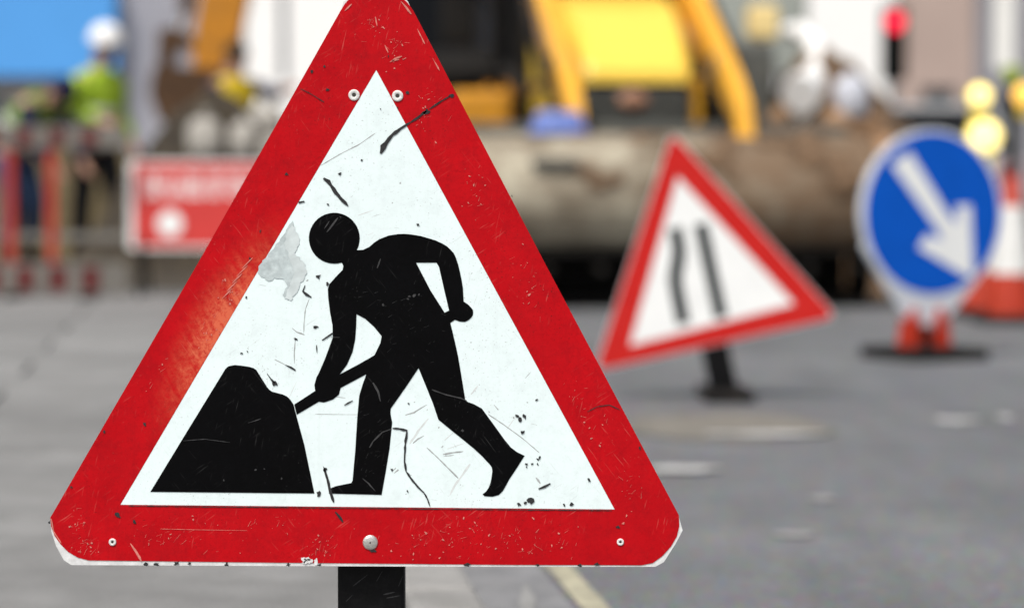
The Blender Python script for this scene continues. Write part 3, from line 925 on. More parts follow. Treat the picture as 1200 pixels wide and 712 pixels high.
# ================================================================== ROAD NARROWS SIGN
D2 = gdist(468)
b2 = GP(851, 468)
narrow = empty('road_narrows_sign', b2)
tag(narrow, 'tilted red triangle road narrows sign on a dark post in the carriageway', 'road sign')
def S2(u, v, t):
    p = P(u, v, D2)
    return (p.x - b2.x, t, p.z - b2.z)
def round_poly(pts, r_, n_=6):
    out = []
    k = len(pts)
    for i in range(k):
        p0, p1, p2 = Vector(pts[i - 1]), Vector(pts[i]), Vector(pts[(i + 1) % k])
        a = p1 + (p0 - p1).normalized() * r_
        b = p1 + (p2 - p1).normalized() * r_
        for j in range(n_ + 1):
            t = j / n_
            q_ = a * (1 - t) ** 2 + p1 * 2 * t * (1 - t) + b * t * t
            out.append((q_.x, q_.y))
    return out
M['film_red2'] = film('red sign film far', (0.57, 0.022, 0.018), (0.46, 0.012, 0.012), (0.8, 0.3, 0.26), 0.5, 0.3, 0.35, grime=((0.3, 0.02, 0.02), 0.5, (0.1, 0.02, 0.02)))
M['white_flat'] = simple('white sign face', (0.86, 0.87, 0.86), 0.4, 0.08, 8)
M['black_flat'] = simple('dark sign symbol', (0.006, 0.012, 0.014), 0.6, 0.2, 20, spec=.1)
tri2 = [(787, 153), (983, 372), (695, 436)]
mb = MB(); mb.prism([round_poly(tri2, 17)], S2, 0.0, 0.003); mb.build('plate', M['plate'], narrow)
tri2w = [(794, 207), (931, 356), (738, 405)]
mb = MB(); mb.prism([round_poly(inset(tri2, 0.985), 15), list(reversed(tri2w))], S2, -0.0012, -0.0003); mb.build('red_border', M['film_red2'], narrow)
mb = MB(); mb.prism([inset(tri2w, 0.996)], S2, -0.001, -0.0003); mb.build('white_panel', M['white_flat'], narrow)
def band(pts, w):
    L, Rr = [], []
    for i, p in enumerate(pts):
        a, b = Vector(pts[max(0, i - 1)]), Vector(pts[min(len(pts) - 1, i + 1)])
        d = (b - a).normalized()
        nn = Vector((-d.y, d.x)) * w / 2
        L.append(tuple(Vector(p) + nn)); Rr.append(tuple(Vector(p) - nn))
    return L + list(reversed(Rr))
mb = MB(); mb.prism([band([(791, 267), (796, 292), (794, 308), (791, 326), (794, 345), (801, 379)], 15.5)], S2, -0.0022, -0.0013); mb.build('kerb_symbol', M['black_flat'], narrow)
mb = MB(); mb.prism([band([(821, 262), (833, 317), (845, 372)], 15.5)], S2, -0.0022, -0.0013); mb.build('lane_symbol', M['black_flat'], narrow)
a, b = Vector(S2(808, 260, 0.028)), Vector(S2(851, 466, 0.028))
d = (b - a).normalized(); nn = Vector((d.z, 0, -d.x)) * 0.046
m_ = MB()
m_.add([a - nn + Vector((0, -.018, 0)), a + nn + Vector((0, -.018, 0)), a + nn + Vector((0, .018, 0)), a - nn + Vector((0, .018, 0)),
        b - nn + Vector((0, -.018, 0)), b + nn + Vector((0, -.018, 0)), b + nn + Vector((0, .018, 0)), b - nn + Vector((0, .018, 0))],
       [(0, 1, 2, 3), (7, 6, 5, 4), (0, 4, 5, 1), (1, 5, 6, 2), (2, 6, 7, 3), (3, 7, 4, 0)])
m_.build('post', M['black_steel'], narrow)
m_ = MB(); m_.cbox((-0.085, -0.16, 0.004), (0.085, 0.24, 0.035), 0.01); m_.build('base', M['dark_steel'], narrow)
for v_, (ua, ub) in ((392, (735, 925)), (265, (772, 838))):
    m_ = MB()
    c0, c1 = Vector(S2(ua, v_ + (850 - ua) * .215 + 2, .004)), Vector(S2(ub, v_ + (850 - ub) * .215 + 2, .004))
    m_.tube([c0 + Vector((0, .005, 0)), c1 + Vector((0, .005, 0))], 0.004, 6)
    m_.build('channel', M['galv'], narrow)

# ================================================================== BLUE ARROW SIGN
b3 = GP(1083, 420)
D3 = b3.y
YAW3 = R(25)
arrow = empty('keep_right_sign', b3, YAW3)
tag(arrow, 'round blue sign with a white arrow on a tapering white plate and rubber base', 'road sign')
SC3 = F / D3
def S3(u, v, t):
    """u along the yawed plate"""
    p = P(u, v, D3)
    return ((p.x - b3.x) / math.cos(YAW3), t, p.z - b3.z)
M['sign_blue'] = simple('blue sign film', (0.003, 0.095, 0.53), 0.5, 0.1, 6, spec=.1)
M['plate_grey'] = simple('pale grey plastic', (0.60, 0.63, 0.68), 0.45, 0.12, 9)
M['orange_red'] = simple('red reflective plastic', (0.48, 0.03, 0.010), 0.5, 0.2, 12, dirt=(0.15, 0.06, 0.04), dirt_amt=0.35)
disc = arc(1092, 250, 90, 160, 380, 34, 99)
outline = [(1005, 285), (1062, 374), (1070, 387), (1100, 387), (1109, 374), (1164, 310), (1178, 270)]
plate3 = disc + [(1164, 312), (1109, 376), (1100, 388), (1068, 388), (1060, 376), (1006, 290)]
mb = MB(); mb.prism([plate3], S3, -0.012, 0.012); mb.build('plate', M['plate_grey'], arrow)
mb = MB(); mb.prism([arc(1092, 250, 88.6, 0, 354, 47, 98)], S3, -0.0140, -0.0125); mb.build('white_ring', M['white_flat'], arrow)
mb = MB(); mb.prism([arc(1092, 250, 85.5, 0, 354, 47, 95)], S3, -0.0160, -0.0142); mb.build('blue_disc', M['sign_blue'], arrow)
arw = [(1039, 193), (1062, 178), (1112, 254), (1122, 262), (1121, 241), (1139, 241), (1143, 326), (1130, 322), (1073, 290), (1083, 275), (1101, 282), (1098, 270)]
mb = MB(); mb.prism([arw], S3, -0.0180, -0.0162); mb.build('white_arrow', M['white_flat'], arrow)
m_ = MB(); m_.cbox((-0.19, -0.20, 0.003), (0.19, 0.20, 0.05), 0.012); m_.build('base', M['rubber'], arrow)
m_ = MB(); m_.cbox((-0.028, -0.02, 0.05), (0.028, 0.02, 0.14), 0.004); m_.build('socket', M['dark_steel'], arrow)
for sx in (-1, 1):
    m_ = MB()
    m_.add([(sx * .035, -.03, .051), (sx * .115, -.03, .051), (sx * .100, -.03, .165), (sx * .06, -.03, .215), (sx * .04, -.03, .16),
            (sx * .035, .03, .051), (sx * .115, .03, .051), (sx * .100, .03, .165), (sx * .06, .03, .215), (sx * .04, .03, .16)],
           [(0, 1, 2, 3, 4), (9, 8, 7, 6, 5), (0, 5, 6, 1), (1, 6, 7, 2), (2, 7, 8, 3), (3, 8, 9, 4), (4, 9, 5, 0)])
    m_.build('red_bracket', M['orange_red'], arrow)

# ================================================================== RED INFORMATION SIGN
DR = gdist(348, 0.1)
br = P(262, 348, DR); br.z = 0.1
red = empty('red_information_sign', br)
tag(red, 'wide red rectangular sign with white border and a pale text line by the barrier', 'road sign')
def SR(u, v, t):
    p = P(u, v, DR)
    return (p.x - br.x, t, p.z - br.z)
M['sign_red'] = simple('red sign face', (0.60, 0.055, 0.05), 0.4, 0.12, 6)
M['sign_pink'] = simple('pale text band', (0.70, 0.20, 0.19), 0.4, 0.08, 6)
mb = MB(); mb.prism([round_poly([(150, 188), (378, 188), (378, 292), (150, 292)], 5)], SR, 0, .004); mb.build('plate', M['white_flat'], red)
mb = MB(); mb.prism([round_poly([(157, 191.5), (374, 191.5), (374, 288.5), (157, 288.5)], 4)], SR, -.0015, -.0004); mb.build('red_panel', M['sign_red'], red)
# lettering too blurred to read: a row of small white strokes
mb = MB()
x = 172
r2 = random.Random(4)
def stroke(xa, ya, xb, yb):
    mb.prism([[(xa, ya), (xb, ya), (xb, yb), (xa, yb)]], SR, -.003, -.0017)
while x < 355:
    w = r2.uniform(8, 10)
    stroke(x, 205, x + 2.6, 231)
    if r2.random() < .7: stroke(x + w - 2.4, 205 if r2.random() < .6 else 217.2, x + w, 231)
    if r2.random() < .7: stroke(x + 2.7, 205, x + w - 2.5, 208.4)
    if r2.random() < .6: stroke(x + 2.7, 216, x + w - 2.5, 219.2)
    if r2.random() < .6: stroke(x + 2.7, 227.6, x + w - 2.5, 231)
    x += w + (r2.choice((2.5, 2.5, 2.5, 6)))
mb.build('lettering', M['white_flat'], red, kind='stuff')
mb = MB(); mb.prism([arc(199, 262, 15, 0, 350, 24, 15)], SR, -.003, -.0017); mb.build('white_symbol', M['white_flat'], red)
for px in (166, 352):
    m_ = MB()
    xx = SR(px, 300, 0)[0]
    m_.tube([(xx, .012, .34), (xx, -.02, .15), (xx, -.10, .012)], .014, 8)
    m_.tube([(xx, .02, .8), (xx, .16, .3), (xx, .26, .012)], .014, 8)
    m_.build('leg', M['black_steel'], red)

# ================================================================== PEDESTRIAN BARRIERS
M['barrier_red'] = simple('barrier red', (0.40, 0.028, 0.016), 0.5, 0.25, 8, dirt=(0.2, 0.1, 0.07), dirt_amt=0.4)
M['barrier_white'] = simple('barrier white', (0.16, 0.15, 0.135), 0.55, 0.2, 8, dirt=(0.22, 0.2, 0.17), dirt_amt=0.6)
M['barrier_dred'] = simple('barrier dark red', (0.11, 0.006, 0.008), 0.5, 0.25, 8, dirt=(0.1, 0.05, 0.04), dirt_amt=0.4)
DB = gdist(352, 0.1) + 0.25
def barrier(px0, px1, label):
    X0, X1 = P(px0, 300, DB).x, P(px1, 300, DB).x
    root = empty('pedestrian_barrier', ((X0 + X1) / 2, DB, 0.1))
    tag(root, label, 'barrier', 'pedestrian barriers along the works')
    W = (X1 - X0) / 2 - .01
    for x in (-W, -W * .60, -W * .06):
        m_ = MB(); m_.cbox((x, -.02, .03), (x + .05, .02, .82), .006); m_.build('post', M['barrier_red'], root)
    for nm, z0, z1 in (('top_board', .80, .92), ('tapping_board', .02, .19)):
        m_ = MB(); m_.cbox((-W, -.034, z0), (W, -.0205, z1), .004); bo = m_.build(nm, M['barrier_white'], root)
        k = 0
        x = -W + .05
        while x + .09 < W:
            m_ = MB(); m_.box((x, -.0365, z0 + .02), (x + .085, -.0345, z1 - .02)); m_.build('stripe', M['barrier_dred'], bo)
            x += .175
    m_ = MB(); m_.cbox((-W, -.013, .31), (W, .013, .35), .005); m_.build('rail', M['barrier_white'], root)
    for x in (-W + .18, W - .23):
        m_ = MB(); m_.cbox((x, -.20, .002), (x + .05, .20, .03), .006); m_.build('foot', M['rubber'], root)
barrier(-30, 152, 'red and white pedestrian barrier beside the red rectangular sign')
barrier(-214, -32, 'red and white pedestrian barrier further along the row from the red rectangular sign')

# ================================================================== PEOPLE
M['skin'] = simple('skin', (0.42, 0.24, 0.17), 0.55, 0.12, 10)
M['hivis'] = simple('hi-vis lime', (0.42, 0.62, 0.04), 0.7, 0.15, 8, 0.2, 40)
M['hivis_yellow'] = simple('hi-vis yellow', (0.72, 0.52, 0.02), 0.7, 0.15, 8, 0.2, 40)
M['hivis_dull'] = simple('faded lime cloth', (0.22, 0.34, 0.07), 0.8, 0.2, 8, 0.2, 40)
M['navy'] = simple('navy cloth', (0.012, 0.014, 0.05), 0.9, 0.3, 10, 0.2, 60)
M['denim'] = simple('denim', (0.03, 0.055, 0.12), 0.9, 0.3, 12, 0.2, 80)
M['black_cloth'] = simple('black cloth', (0.008, 0.008, 0.010), 0.9, 0.3, 12, 0.2, 60)
M['boot'] = simple('boot leather', (0.03, 0.02, 0.014), 0.7, 0.3, 20)
M['reflect'] = simple('reflective tape', (0.65, 0.66, 0.66), 0.35, 0.1, 30)
M['helmet_white'] = simple('helmet white', (0.82, 0.82, 0.82), 0.3, 0.05, 10)
M['hair'] = simple('hair', (0.03, 0.02, 0.012), 0.8, 0.3, 60)

def skin_obj(name, joints, bones, root_j, mat, parent, sub=2):
    names = list(joints)
    me = bpy.data.meshes.new(name)
    me.from_pydata([joints[k][0] for k in names], [(names.index(a), names.index(b)) for a, b in bones], [])
    o = bpy.data.objects.new(name, me)
    COL.objects.link(o)
    o.parent = parent
    md_ = o.modifiers.new('skin', 'SKIN')
    md_.use_smooth_shade = True
    for i, k in enumerate(names):
        r_ = joints[k][1]
        sv = me.skin_vertices[0].data[i]
        sv.radius = (r_, r_) if isinstance(r_, (int, float)) else r_
        sv.use_root = (k == root_j)
    sb = o.modifiers.new('sub', 'SUBSURF')
    sb.levels = sb.render_levels = sub
    me.materials.append(mat)
    return o

def lerp(a, b, t):
    return tuple(Vector(a) * (1 - t) + Vector(b) * t)

def ellipsoid(mb, c, r_, seg=16, rings=10, mtx=None):
    bm = bmesh.new()
    bmesh.ops.create_uvsphere(bm, u_segments=seg, v_segments=rings, radius=1)
    m0 = Matrix.Translation(Vector(c)) @ (mtx or Matrix()) @ Matrix.Diagonal((*r_, 1))
    return mb.from_bm(bm, True, m0)

def person(loc, rz, label, J, top, legs, helmet=None, vest=False, hair=False, sleeves=None):
    """J: joints in metres, figure facing local -y; body, clothes and helmet are parts"""
    root = empty('person', loc, rz)
    tag(root, label, 'person')
    j = J
    body = {'pelvis': (j['pelvis'], .11), 'chest': (j['chest'], .13), 'neck': (j['neck'], .055), 'head0': (j['head'], .082),
            'head1': (lerp(j['neck'], j['head'], 1.55), .078)}
    bones = [('pelvis', 'chest'), ('chest', 'neck'), ('neck', 'head0'), ('head0', 'head1')]
    for s in 'lr':
        body.update({'sh' + s: (j['sh' + s], .055), 'el' + s: (j['el' + s], .042), 'wr' + s: (j['wr' + s], .028), 'pa' + s: (lerp(j['el' + s], j['wr' + s], 1.28), .036),
                     'hi' + s: (j['hi' + s], .085), 'kn' + s: (j['kn' + s], .058), 'an' + s: (j['an' + s], .042)})
        bones += [('chest', 'sh' + s), ('sh' + s, 'el' + s), ('el' + s, 'wr' + s), ('wr' + s, 'pa' + s), ('pelvis', 'hi' + s), ('hi' + s, 'kn' + s), ('kn' + s, 'an' + s)]
    skin_obj('body', body, bones, 'pelvis', M['skin'], root)
    jk = {'pelvis': (j['pelvis'], .155), 'waist': (lerp(j['pelvis'], j['chest'], .5), .145), 'chest': (j['chest'], .165), 'collar': (lerp(j['chest'], j['neck'], .8), .075)}
    jb = [('pelvis', 'waist'), ('waist', 'chest'), ('chest', 'collar')]
    sl = {}
    for s in 'lr':
        jk['sh' + s] = (j['sh' + s], .08)
        jb.append(('chest', 'sh' + s))
        tgt = {'sh': (j['sh' + s], .074), 'el': (j['el' + s], .060), 'wr': (lerp(j['el' + s], j['wr' + s], .92), .046)}
        skin_obj('sleeve', tgt, [('sh', 'el'), ('el', 'wr')], 'sh', sleeves or top, root)
        # hand: palm with four fingers and a thumb
        w, e = Vector(j['wr' + s]), Vector(j['el' + s])
        d_ = (w - e).normalized()
        side = d_.cross(Vector((0, 1, 0.2))).normalized()
        if side.length < .1:
            side = Vector((1, 0, 0))
        nrm = d_.cross(side)
        hm_ = MB()
        hm_.tube([w, w + d_ * .05, w + d_ * .09], [.026, .036, .030], 8)
        for k, ln in enumerate((.062, .072, .068, .052)):
            b0 = w + d_ * .085 + side * (k - 1.5) * .018
            hm_.tube([b0, b0 + d_ * ln * .5 + nrm * .008, b0 + d_ * ln * .85 + nrm * .028], [.009, .0085, .007], 6)
        tb = w + d_ * .035 + side * .028
        hm_.tube([tb, tb + side * .028 + d_ * .025, tb + side * .03 + d_ * .058], [.011, .010, .008], 6)
        hm_.build('hand', M['skin'], root)
        tr = {'hip': (j['hi' + s], .115), 'kn': (j['kn' + s], .085), 'an': (lerp(j['kn' + s], j['an' + s], .97), .075)}
        skin_obj('trouser_leg', tr, [('hip', 'kn'), ('kn', 'an')], 'hip', legs, root)
        a_ = Vector(j['an' + s])
        bo = MB()
        ellipsoid(bo, (a_.x, a_.y - .06, .045), (.052, .145, .045))
        bo.tube([(a_.x, a_.y, .04), (a_.x, a_.y, a_.z + .05)], [.055, .058], 10)
        bo.build('boot', M['boot'], root)
    jo = skin_obj('jacket', jk, jb, 'pelvis', top, root)
    if vest:
        for t in (.22, .55):
            c = Vector(lerp(j['pelvis'], j['chest'], t))
            ax = (Vector(j['chest']) - Vector(j['pelvis'])).normalized()
            q_ = ax.to_track_quat('Z', 'Y').to_matrix().to_4x4()
            m_ = MB(); m_.lathe([(.166, -.025), (.170, 0), (.168, .025)], 20, Matrix.Translation(c) @ q_)
            m_.build('reflective_band', M['reflect'], jo)
    # face and hair
    hc = Vector(lerp(j['neck'], j['head'], 1.2))
    fx = MB()
    ellipsoid(fx, hc + Vector((0, -.088, -.02)), (.014, .022, .024), 8, 6)
    fx.build('nose', M['skin'], root)
    for s in (-1, 1):
        fx = MB(); ellipsoid(fx, hc + Vector((s * .082, .0, -.01)), (.012, .022, .034), 8, 6); fx.build('ear', M['skin'], root)
        ey = MB(); ellipsoid(ey, hc + Vector((s * .032, -.074, .015)), (.013, .008, .009), 8, 6); ey.build('eye', M['hair'], root)
    ey = MB(); ellipsoid(ey, hc + Vector((0, -.078, -.058)), (.025, .008, .005), 8, 6); ey.build('mouth', M['hair'], root)
    up = (Vector(j['head']) - Vector(j['neck'])).normalized()
    q_ = up.to_track_quat('Z', 'Y').to_matrix().to_4x4()
    if helmet:
        m_ = MB()
        m0 = Matrix.Translation(hc + up * .035) @ q_
        m_.lathe([(.135, .0), (.128, .012), (.124, .05), (.108, .095), (.07, .13), (.02, .145), (.0005, .146)], 24, m0)
        m_.tube([hc + up * .04 + Vector((-.08, -.11, 0)), hc + up * .035 + Vector((0, -.165, -.01)), hc + up * .04 + Vector((.08, -.11, 0))], .012, 8)
        m_.build('helmet', helmet, root)
    elif hair:
        m_ = MB()
        ellipsoid(m_, hc + up * .035 + Vector((0, .018, 0)), (.095, .105, .10))
        m_.build('hair', hair if hair is not True else M['hair'], root)
    return root

def stand(lean=0.0, arms=None, stride=.12):
    j = {'pelvis': (0, 0, .98), 'chest': (0, -lean * .4, 1.28), 'neck': (0, -lean * .62, 1.47), 'head': (0, -lean * .75 - .02, 1.58)}
    for s, k in (('l', 1), ('r', -1)):
        j['sh' + s] = (k * .19, -lean * .52, 1.40)
        j['el' + s] = (k * .25, -lean * .4 + .03, 1.13)
        j['wr' + s] = (k * .25, -lean * .4 - .10, .90)
        j['hi' + s] = (k * .095, 0, .90)
        j['kn' + s] = (k * .11, -k * stride * .5 - .03, .50)
        j['an' + s] = (k * .12, -k * stride * .6, .09)
    if arms:
        j.update(arms)
    return j

pw = P(112, 200, 19.0); pw.z = 0.1
person((pw.x, pw.y, 0.1), R(55), 'person in lime hi-vis jacket, black trousers and white helmet behind the barrier',
       stand(.10, {'elr': (-.30, -.06, 1.14), 'wrr': (-.22, -.28, 1.05)}), M['hivis'], M['black_cloth'], M['helmet_white'], True)
pb = P(20, 200, 18.8)
bend = {'pelvis': (0, .06, .90), 'chest': (0, -.16, 1.14), 'neck': (0, -.33, 1.22), 'head': (0, -.42, 1.26)}
for s, k in (('l', 1), ('r', -1)):
    bend['sh' + s] = (k * .19, -.26, 1.18)
    bend['el' + s] = (k * .23, -.33, .92)
    bend['wr' + s] = (k * .18, -.48, .74)
    bend['hi' + s] = (k * .095, .05, .84)
    bend['kn' + s] = (k * .12, -.07, .47)
    bend['an' + s] = (k * .13, .0, .09)
person((pb.x, pb.y, 0.1), R(60), 'person bending over in navy sleeves, pale lime vest and blue jeans behind the barrier',
       bend, M['hivis_dull'], M['denim'], None, True, hair=M['navy'], sleeves=M['navy'])
py_ = P(272, 200, 20.6)
person((py_.x, py_.y, 0.1), R(50), 'person in yellow vest and navy sleeves standing beyond the spoil heap',
       stand(.05, {'ell': (.27, -.20, 1.30), 'wrl': (.2, -.42, 1.34)}), M['hivis_yellow'], M['black_cloth'], None, True, hair=True, sleeves=M['navy'])

# ================================================================== SPOIL HEAPS, RUBBLE, SACKS
def m_earth(name, a, b, c):
    m, n, l, bs = newmat(name)
    tc = n.new('ShaderNodeTexCoord').outputs['Object']
    k = mix(n, l, noise(n, l, tc, 5, 8, .7, .35, .65), a, b)
    k = mix(n, l, math_n(n, l, 'MULTIPLY', noise(n, l, tc, 14, 6, .7, .52, .7), .8), k, c)
    l.new(k, bs.inputs['Base Color'])
    bs.inputs['Roughness'].default_value = .95
    return m
M['earth_dark'] = m_earth('dark earth', (0.012, 0.009, 0.006), (0.050, 0.037, 0.022), (0.10, 0.08, 0.05))
M['earth_khaki'] = m_earth('khaki earth', (0.075, 0.056, 0.026), (0.15, 0.118, 0.06), (0.035, 0.024, 0.013))
M['earth_brown'] = m_earth('brown earth', (0.05, 0.03, 0.016), (0.17, 0.105, 0.06), (0.30, 0.185, 0.105))
M['rubble'] = simple('pale rubble', (0.50, 0.47, 0.42), 0.9, 0.3, 6, 0.3, 30)
M['rubble_dark'] = simple('brown rubble', (0.27, 0.165, 0.095), 0.9, 0.4, 6, 0.3, 30, rand=.35)

from mathutils import noise as mnoise
def mound(name, label, c, rx, ry, h, mat, seed, cat='earth heap'):
    n_, rings = 56, 22
    vv, ff = [], []
    off = Vector((seed * 7.3, seed * 3.1, seed))
    for i in range(rings + 1):
        t = i / rings
        for k in range(n_):
            a = 2 * math.pi * k / n_
            e = 1 + .18 * mnoise.noise(Vector((math.cos(a) * 1.4, math.sin(a) * 1.4, seed)))
            x, y = math.cos(a) * t * rx * e, math.sin(a) * t * ry * e
            z = h * (1 - t) ** 1.15 * 1.05 if t > .3 else h * (1.0 - .75 * t * t * 4.2)
            z = h * (.5 + .5 * math.cos(math.pi * t ** 1.1))
            fade = min(1, (1 - t) * 5)
            z += fade * (.16 * mnoise.noise(Vector((x * 2.2, y * 2.2, 0)) + off) + .08 * mnoise.noise(Vector((x * 6, y * 6, 3)) + off) + .03 * mnoise.noise(Vector((x * 17, y * 17, 9)) + off))
            vv.append((x, y, max(z, 0.0 if t < 1 else -.02)))
    for i in range(rings):
        for k in range(n_):
            ff.append((i * n_ + k, i * n_ + (k + 1) % n_, (i + 1) * n_ + (k + 1) % n_, (i + 1) * n_ + k))
    m_ = MB(); m_.add(vv, ff, False)
    o = m_.build(name, mat, None, c)
    tag(o, label, cat)
    return o
def rock_mesh(seed, s):
    bm = bmesh.new()
    bmesh.ops.create_icosphere(bm, subdivisions=2, radius=1)
    r_ = random.Random(seed)
    off = Vector((r_.uniform(0, 50), r_.uniform(0, 50), 0))
    for v in bm.verts:
        v.co *= 1 + .32 * mnoise.noise(v.co * 1.3 + off)
        v.co = Vector((v.co.x * s[0], v.co.y * s[1], v.co.z * s[2]))
    return MB().from_bm(bm)

from mathutils.bvhtree import BVHTree
def on_heap(o, px, py):
    """point of the heap's surface seen at a photo pixel (or its surface straight below, past the rim)"""
    bv = BVHTree.FromPolygons([tuple(v.co + o.location) for v in o.data.vertices], [tuple(p.vertices) for p in o.data.polygons])
    c0 = Vector((0, 0, CAM_H))
    h = bv.ray_cast(c0, (P(px, py, 10) - c0).normalized())
    if h[0] is None:
        q_ = P(px, py, o.location.y)
        h = bv.ray_cast(Vector((q_.x, q_.y, 9)), Vector((0, 0, -1)))
    if h[0] is None:
        return GP(px, py + 160) if False else Vector((P(px, py, o.location.y).x, o.location.y, o.location.z))
    return h[0]
hc1 = P(250, 200, 17.6)
heap1 = mound('spoil_heap', 'dark brown earth heap under the excavator bucket', (hc1.x, 17.9, .1), 1.2, .95, 1.22, M['earth_dark'], 2)
hc2 = P(130, 200, 20.6)
mound('spoil_heap', 'khaki earth heap behind the person in lime hi-vis', (hc2.x - .35, 20.9, .1), 1.6, .9, 1.05, M['earth_khaki'], 5)
hc3 = P(985, 200, 16.2)
heap3 = mound('spoil_heap', 'brown rubble-strewn earth heap beside the loader bucket', (hc3.x, 16.9, 0), 1.25, 1.3, 1.52, M['earth_brown'], 9)
# pale sacks of sand stacked on the heap behind the sign
M['sack'] = simple('pale sack', (0.40, 0.38, 0.345), 0.85, 0.18, 7, 0.3, 30)
for i, (px, py, w, h, lab) in enumerate([(240, 168, .24, .30, 'pale full sack leaning nearest the red rectangular sign'), (285, 166, .20, .26, 'small pale sack in the middle of the stack on the dark heap'),
                                         (312, 142, .26, .24, 'pale sack highest on the dark heap'), (322, 176, .22, .22, 'pale sack tucked low behind the near triangle sign')]):
    c = on_heap(heap1, px, py + 18) + Vector((0, .02, h * .42))
    bm = bmesh.new()
    bmesh.ops.create_uvsphere(bm, u_segments=18, v_segments=12, radius=1)
    off = Vector((i * 9.1, 2, 3))
    for v in bm.verts:
        k = 1 + .12 * mnoise.noise(v.co * 2.2 + off)
        sgn = lambda q_: math.copysign(abs(q_) ** .7, q_)
        v.co = Vector((sgn(v.co.x) * w / 2, sgn(v.co.y) * w * .45, sgn(v.co.z) * h / 2)) * k
    m_ = MB().from_bm(bm, True)
    # tied neck
    m_.tube([(0, 0, h * .45), (.01, 0, h * .56), (.0, .01, h * .66)], [.03, .022, .045], 8)
    o = m_.build('sack', M['sack'], None, c)
    tag(o, lab, 'sack', 'pale sacks on the dark heap')

# rubble pieces on the brown heap and in front of it
rocks = [rock_mesh(s, (.12, .11, .09)).mesh('rubble_block') for s in range(5)]
for me in rocks:
    me.materials.append(M['rubble_dark'])
ROCKS = [(868, 152, .9), (893, 168, .8), (915, 146, 1.1), (930, 175, 1.0), (955, 160, .8), (978, 150, 1.1), (1003, 165, 1.0), (1022, 150, .8), (1035, 178, 1.0), (890, 200, 1.1), (960, 195, 1.2), (1010, 205, 1.0)]
for i, (px, py, s) in enumerate(ROCKS):
    c = on_heap(heap3, px, py)
    o = bpy.data.objects.new('rubble_block', rocks[i % 5])
    COL.objects.link(o)
    o.location = c
    o.scale = (s, s, s)
    o.rotation_euler = (rnd.uniform(0, 3), rnd.uniform(0, 3), rnd.uniform(0, 3))
    tag(o, 'rough brown broken block lying on the heap beside the loader bucket', 'rubble', 'rubble blocks on the brown heap')

# white bent drainage pipe lying on the heap
M['pipe_white'] = simple('white plastic pipe', (0.84, 0.84, 0.83), 0.35, 0.05, 5)
dpp = on_heap(heap3, 941, 122).y + .22
pp = [P(922, 38, dpp + .5), P(938, 36, dpp + .42), P(953, 50, dpp + .3), P(960, 74, dpp + .1), P(954, 96, dpp - .1), P(941, 108, dpp - .32)]
pr = empty('drainage_pipe', pp[-1] - Vector((0, 0, .13)))
tag(pr, 'white bent plastic drainage pipe standing in the brown heap', 'pipe')
def pl_(p):
    return p - pr.location
m_ = MB(); m_.tube([pl_(p) for p in pp], [.055, .062, .068, .075, .095, .105], 18, caps=True); m_.build('bend', M['pipe_white'], pr)
dd = (pp[-1] - pp[-2]).normalized()
m_ = MB(); m_.tube([pl_(pp[-1] - dd * .05), pl_(pp[-1] + dd * .06)], [.128, .128], 20); m_.build('socket_end', M['pipe_white'], pr)
m_ = MB(); m_.tube([(0.0, .05, .02), (0.02, .12, -.25)], .05, 10); m_.build('buried_branch', M['pipe_white'], pr)
M['drum'] = simple('grey plastic', (0.50, 0.52, 0.58), 0.5, 0.1, 6)
c = on_heap(heap3, 997, 134) + Vector((0, .03, .11))
m_ = MB(); m_.lathe([(.0005, -.13), (.10, -.13), (.115, -.09), (.12, .0), (.11, .09), (.06, .125), (.04, .13), (.04, .16), (.0005, .16)], 20)
tag(m_.build('plastic_drum', M['drum'], None, c), 'small pale grey plastic drum on the brown heap', 'drum')

# ================================================================== BACKHOE LOADER
LX, LY = 0.70, 16.15
ld = empty('backhoe_loader', (LX, LY, 0.0), R(8))
tag(ld, 'yellow backhoe loader facing forward with a wide dusty front bucket', 'loader')
M['hood'] = simple('loader bonnet yellow', (0.88, 0.60, 0.085), 0.35, 0.05, 4, coat=0.3)
def m_bucket():
    m, n, l, b = newmat('dusty bucket')
    tc = n.new('ShaderNodeTexCoord').outputs['Object']
    c = mix(n, l, noise(n, l, tc, 3, 7, .7, .36, .64), (0.16, 0.13, 0.09), (0.42, 0.38, 0.29))
    c = mix(n, l, math_n(n, l, 'MULTIPLY', noise(n, l, tc, 5.5, 7, .75, .46, .66), .85), c, (0.13, 0.09, 0.055))
    sep = n.new('ShaderNodeSeparateXYZ'); l.new(tc, sep.inputs[0])
    r_ = n.new('ShaderNodeMapRange')
    r_.inputs['From Min'].default_value = -.05
    r_.inputs['From Max'].default_value = .35
    l.new(sep.outputs['X'], r_.inputs['Value'])
    mud = math_n(n, l, 'MULTIPLY', r_.outputs[0], noise(n, l, tc, 6, 6, .7, .22, .5))
    c = mix(n, l, math_n(n, l, 'MULTIPLY', mud, .9), c, (0.135, 0.080, 0.042))
    l.new(c, b.inputs['Base Color'])
    b.inputs['Roughness'].default_value = .8
    return m
M['bucket'] = m_bucket()
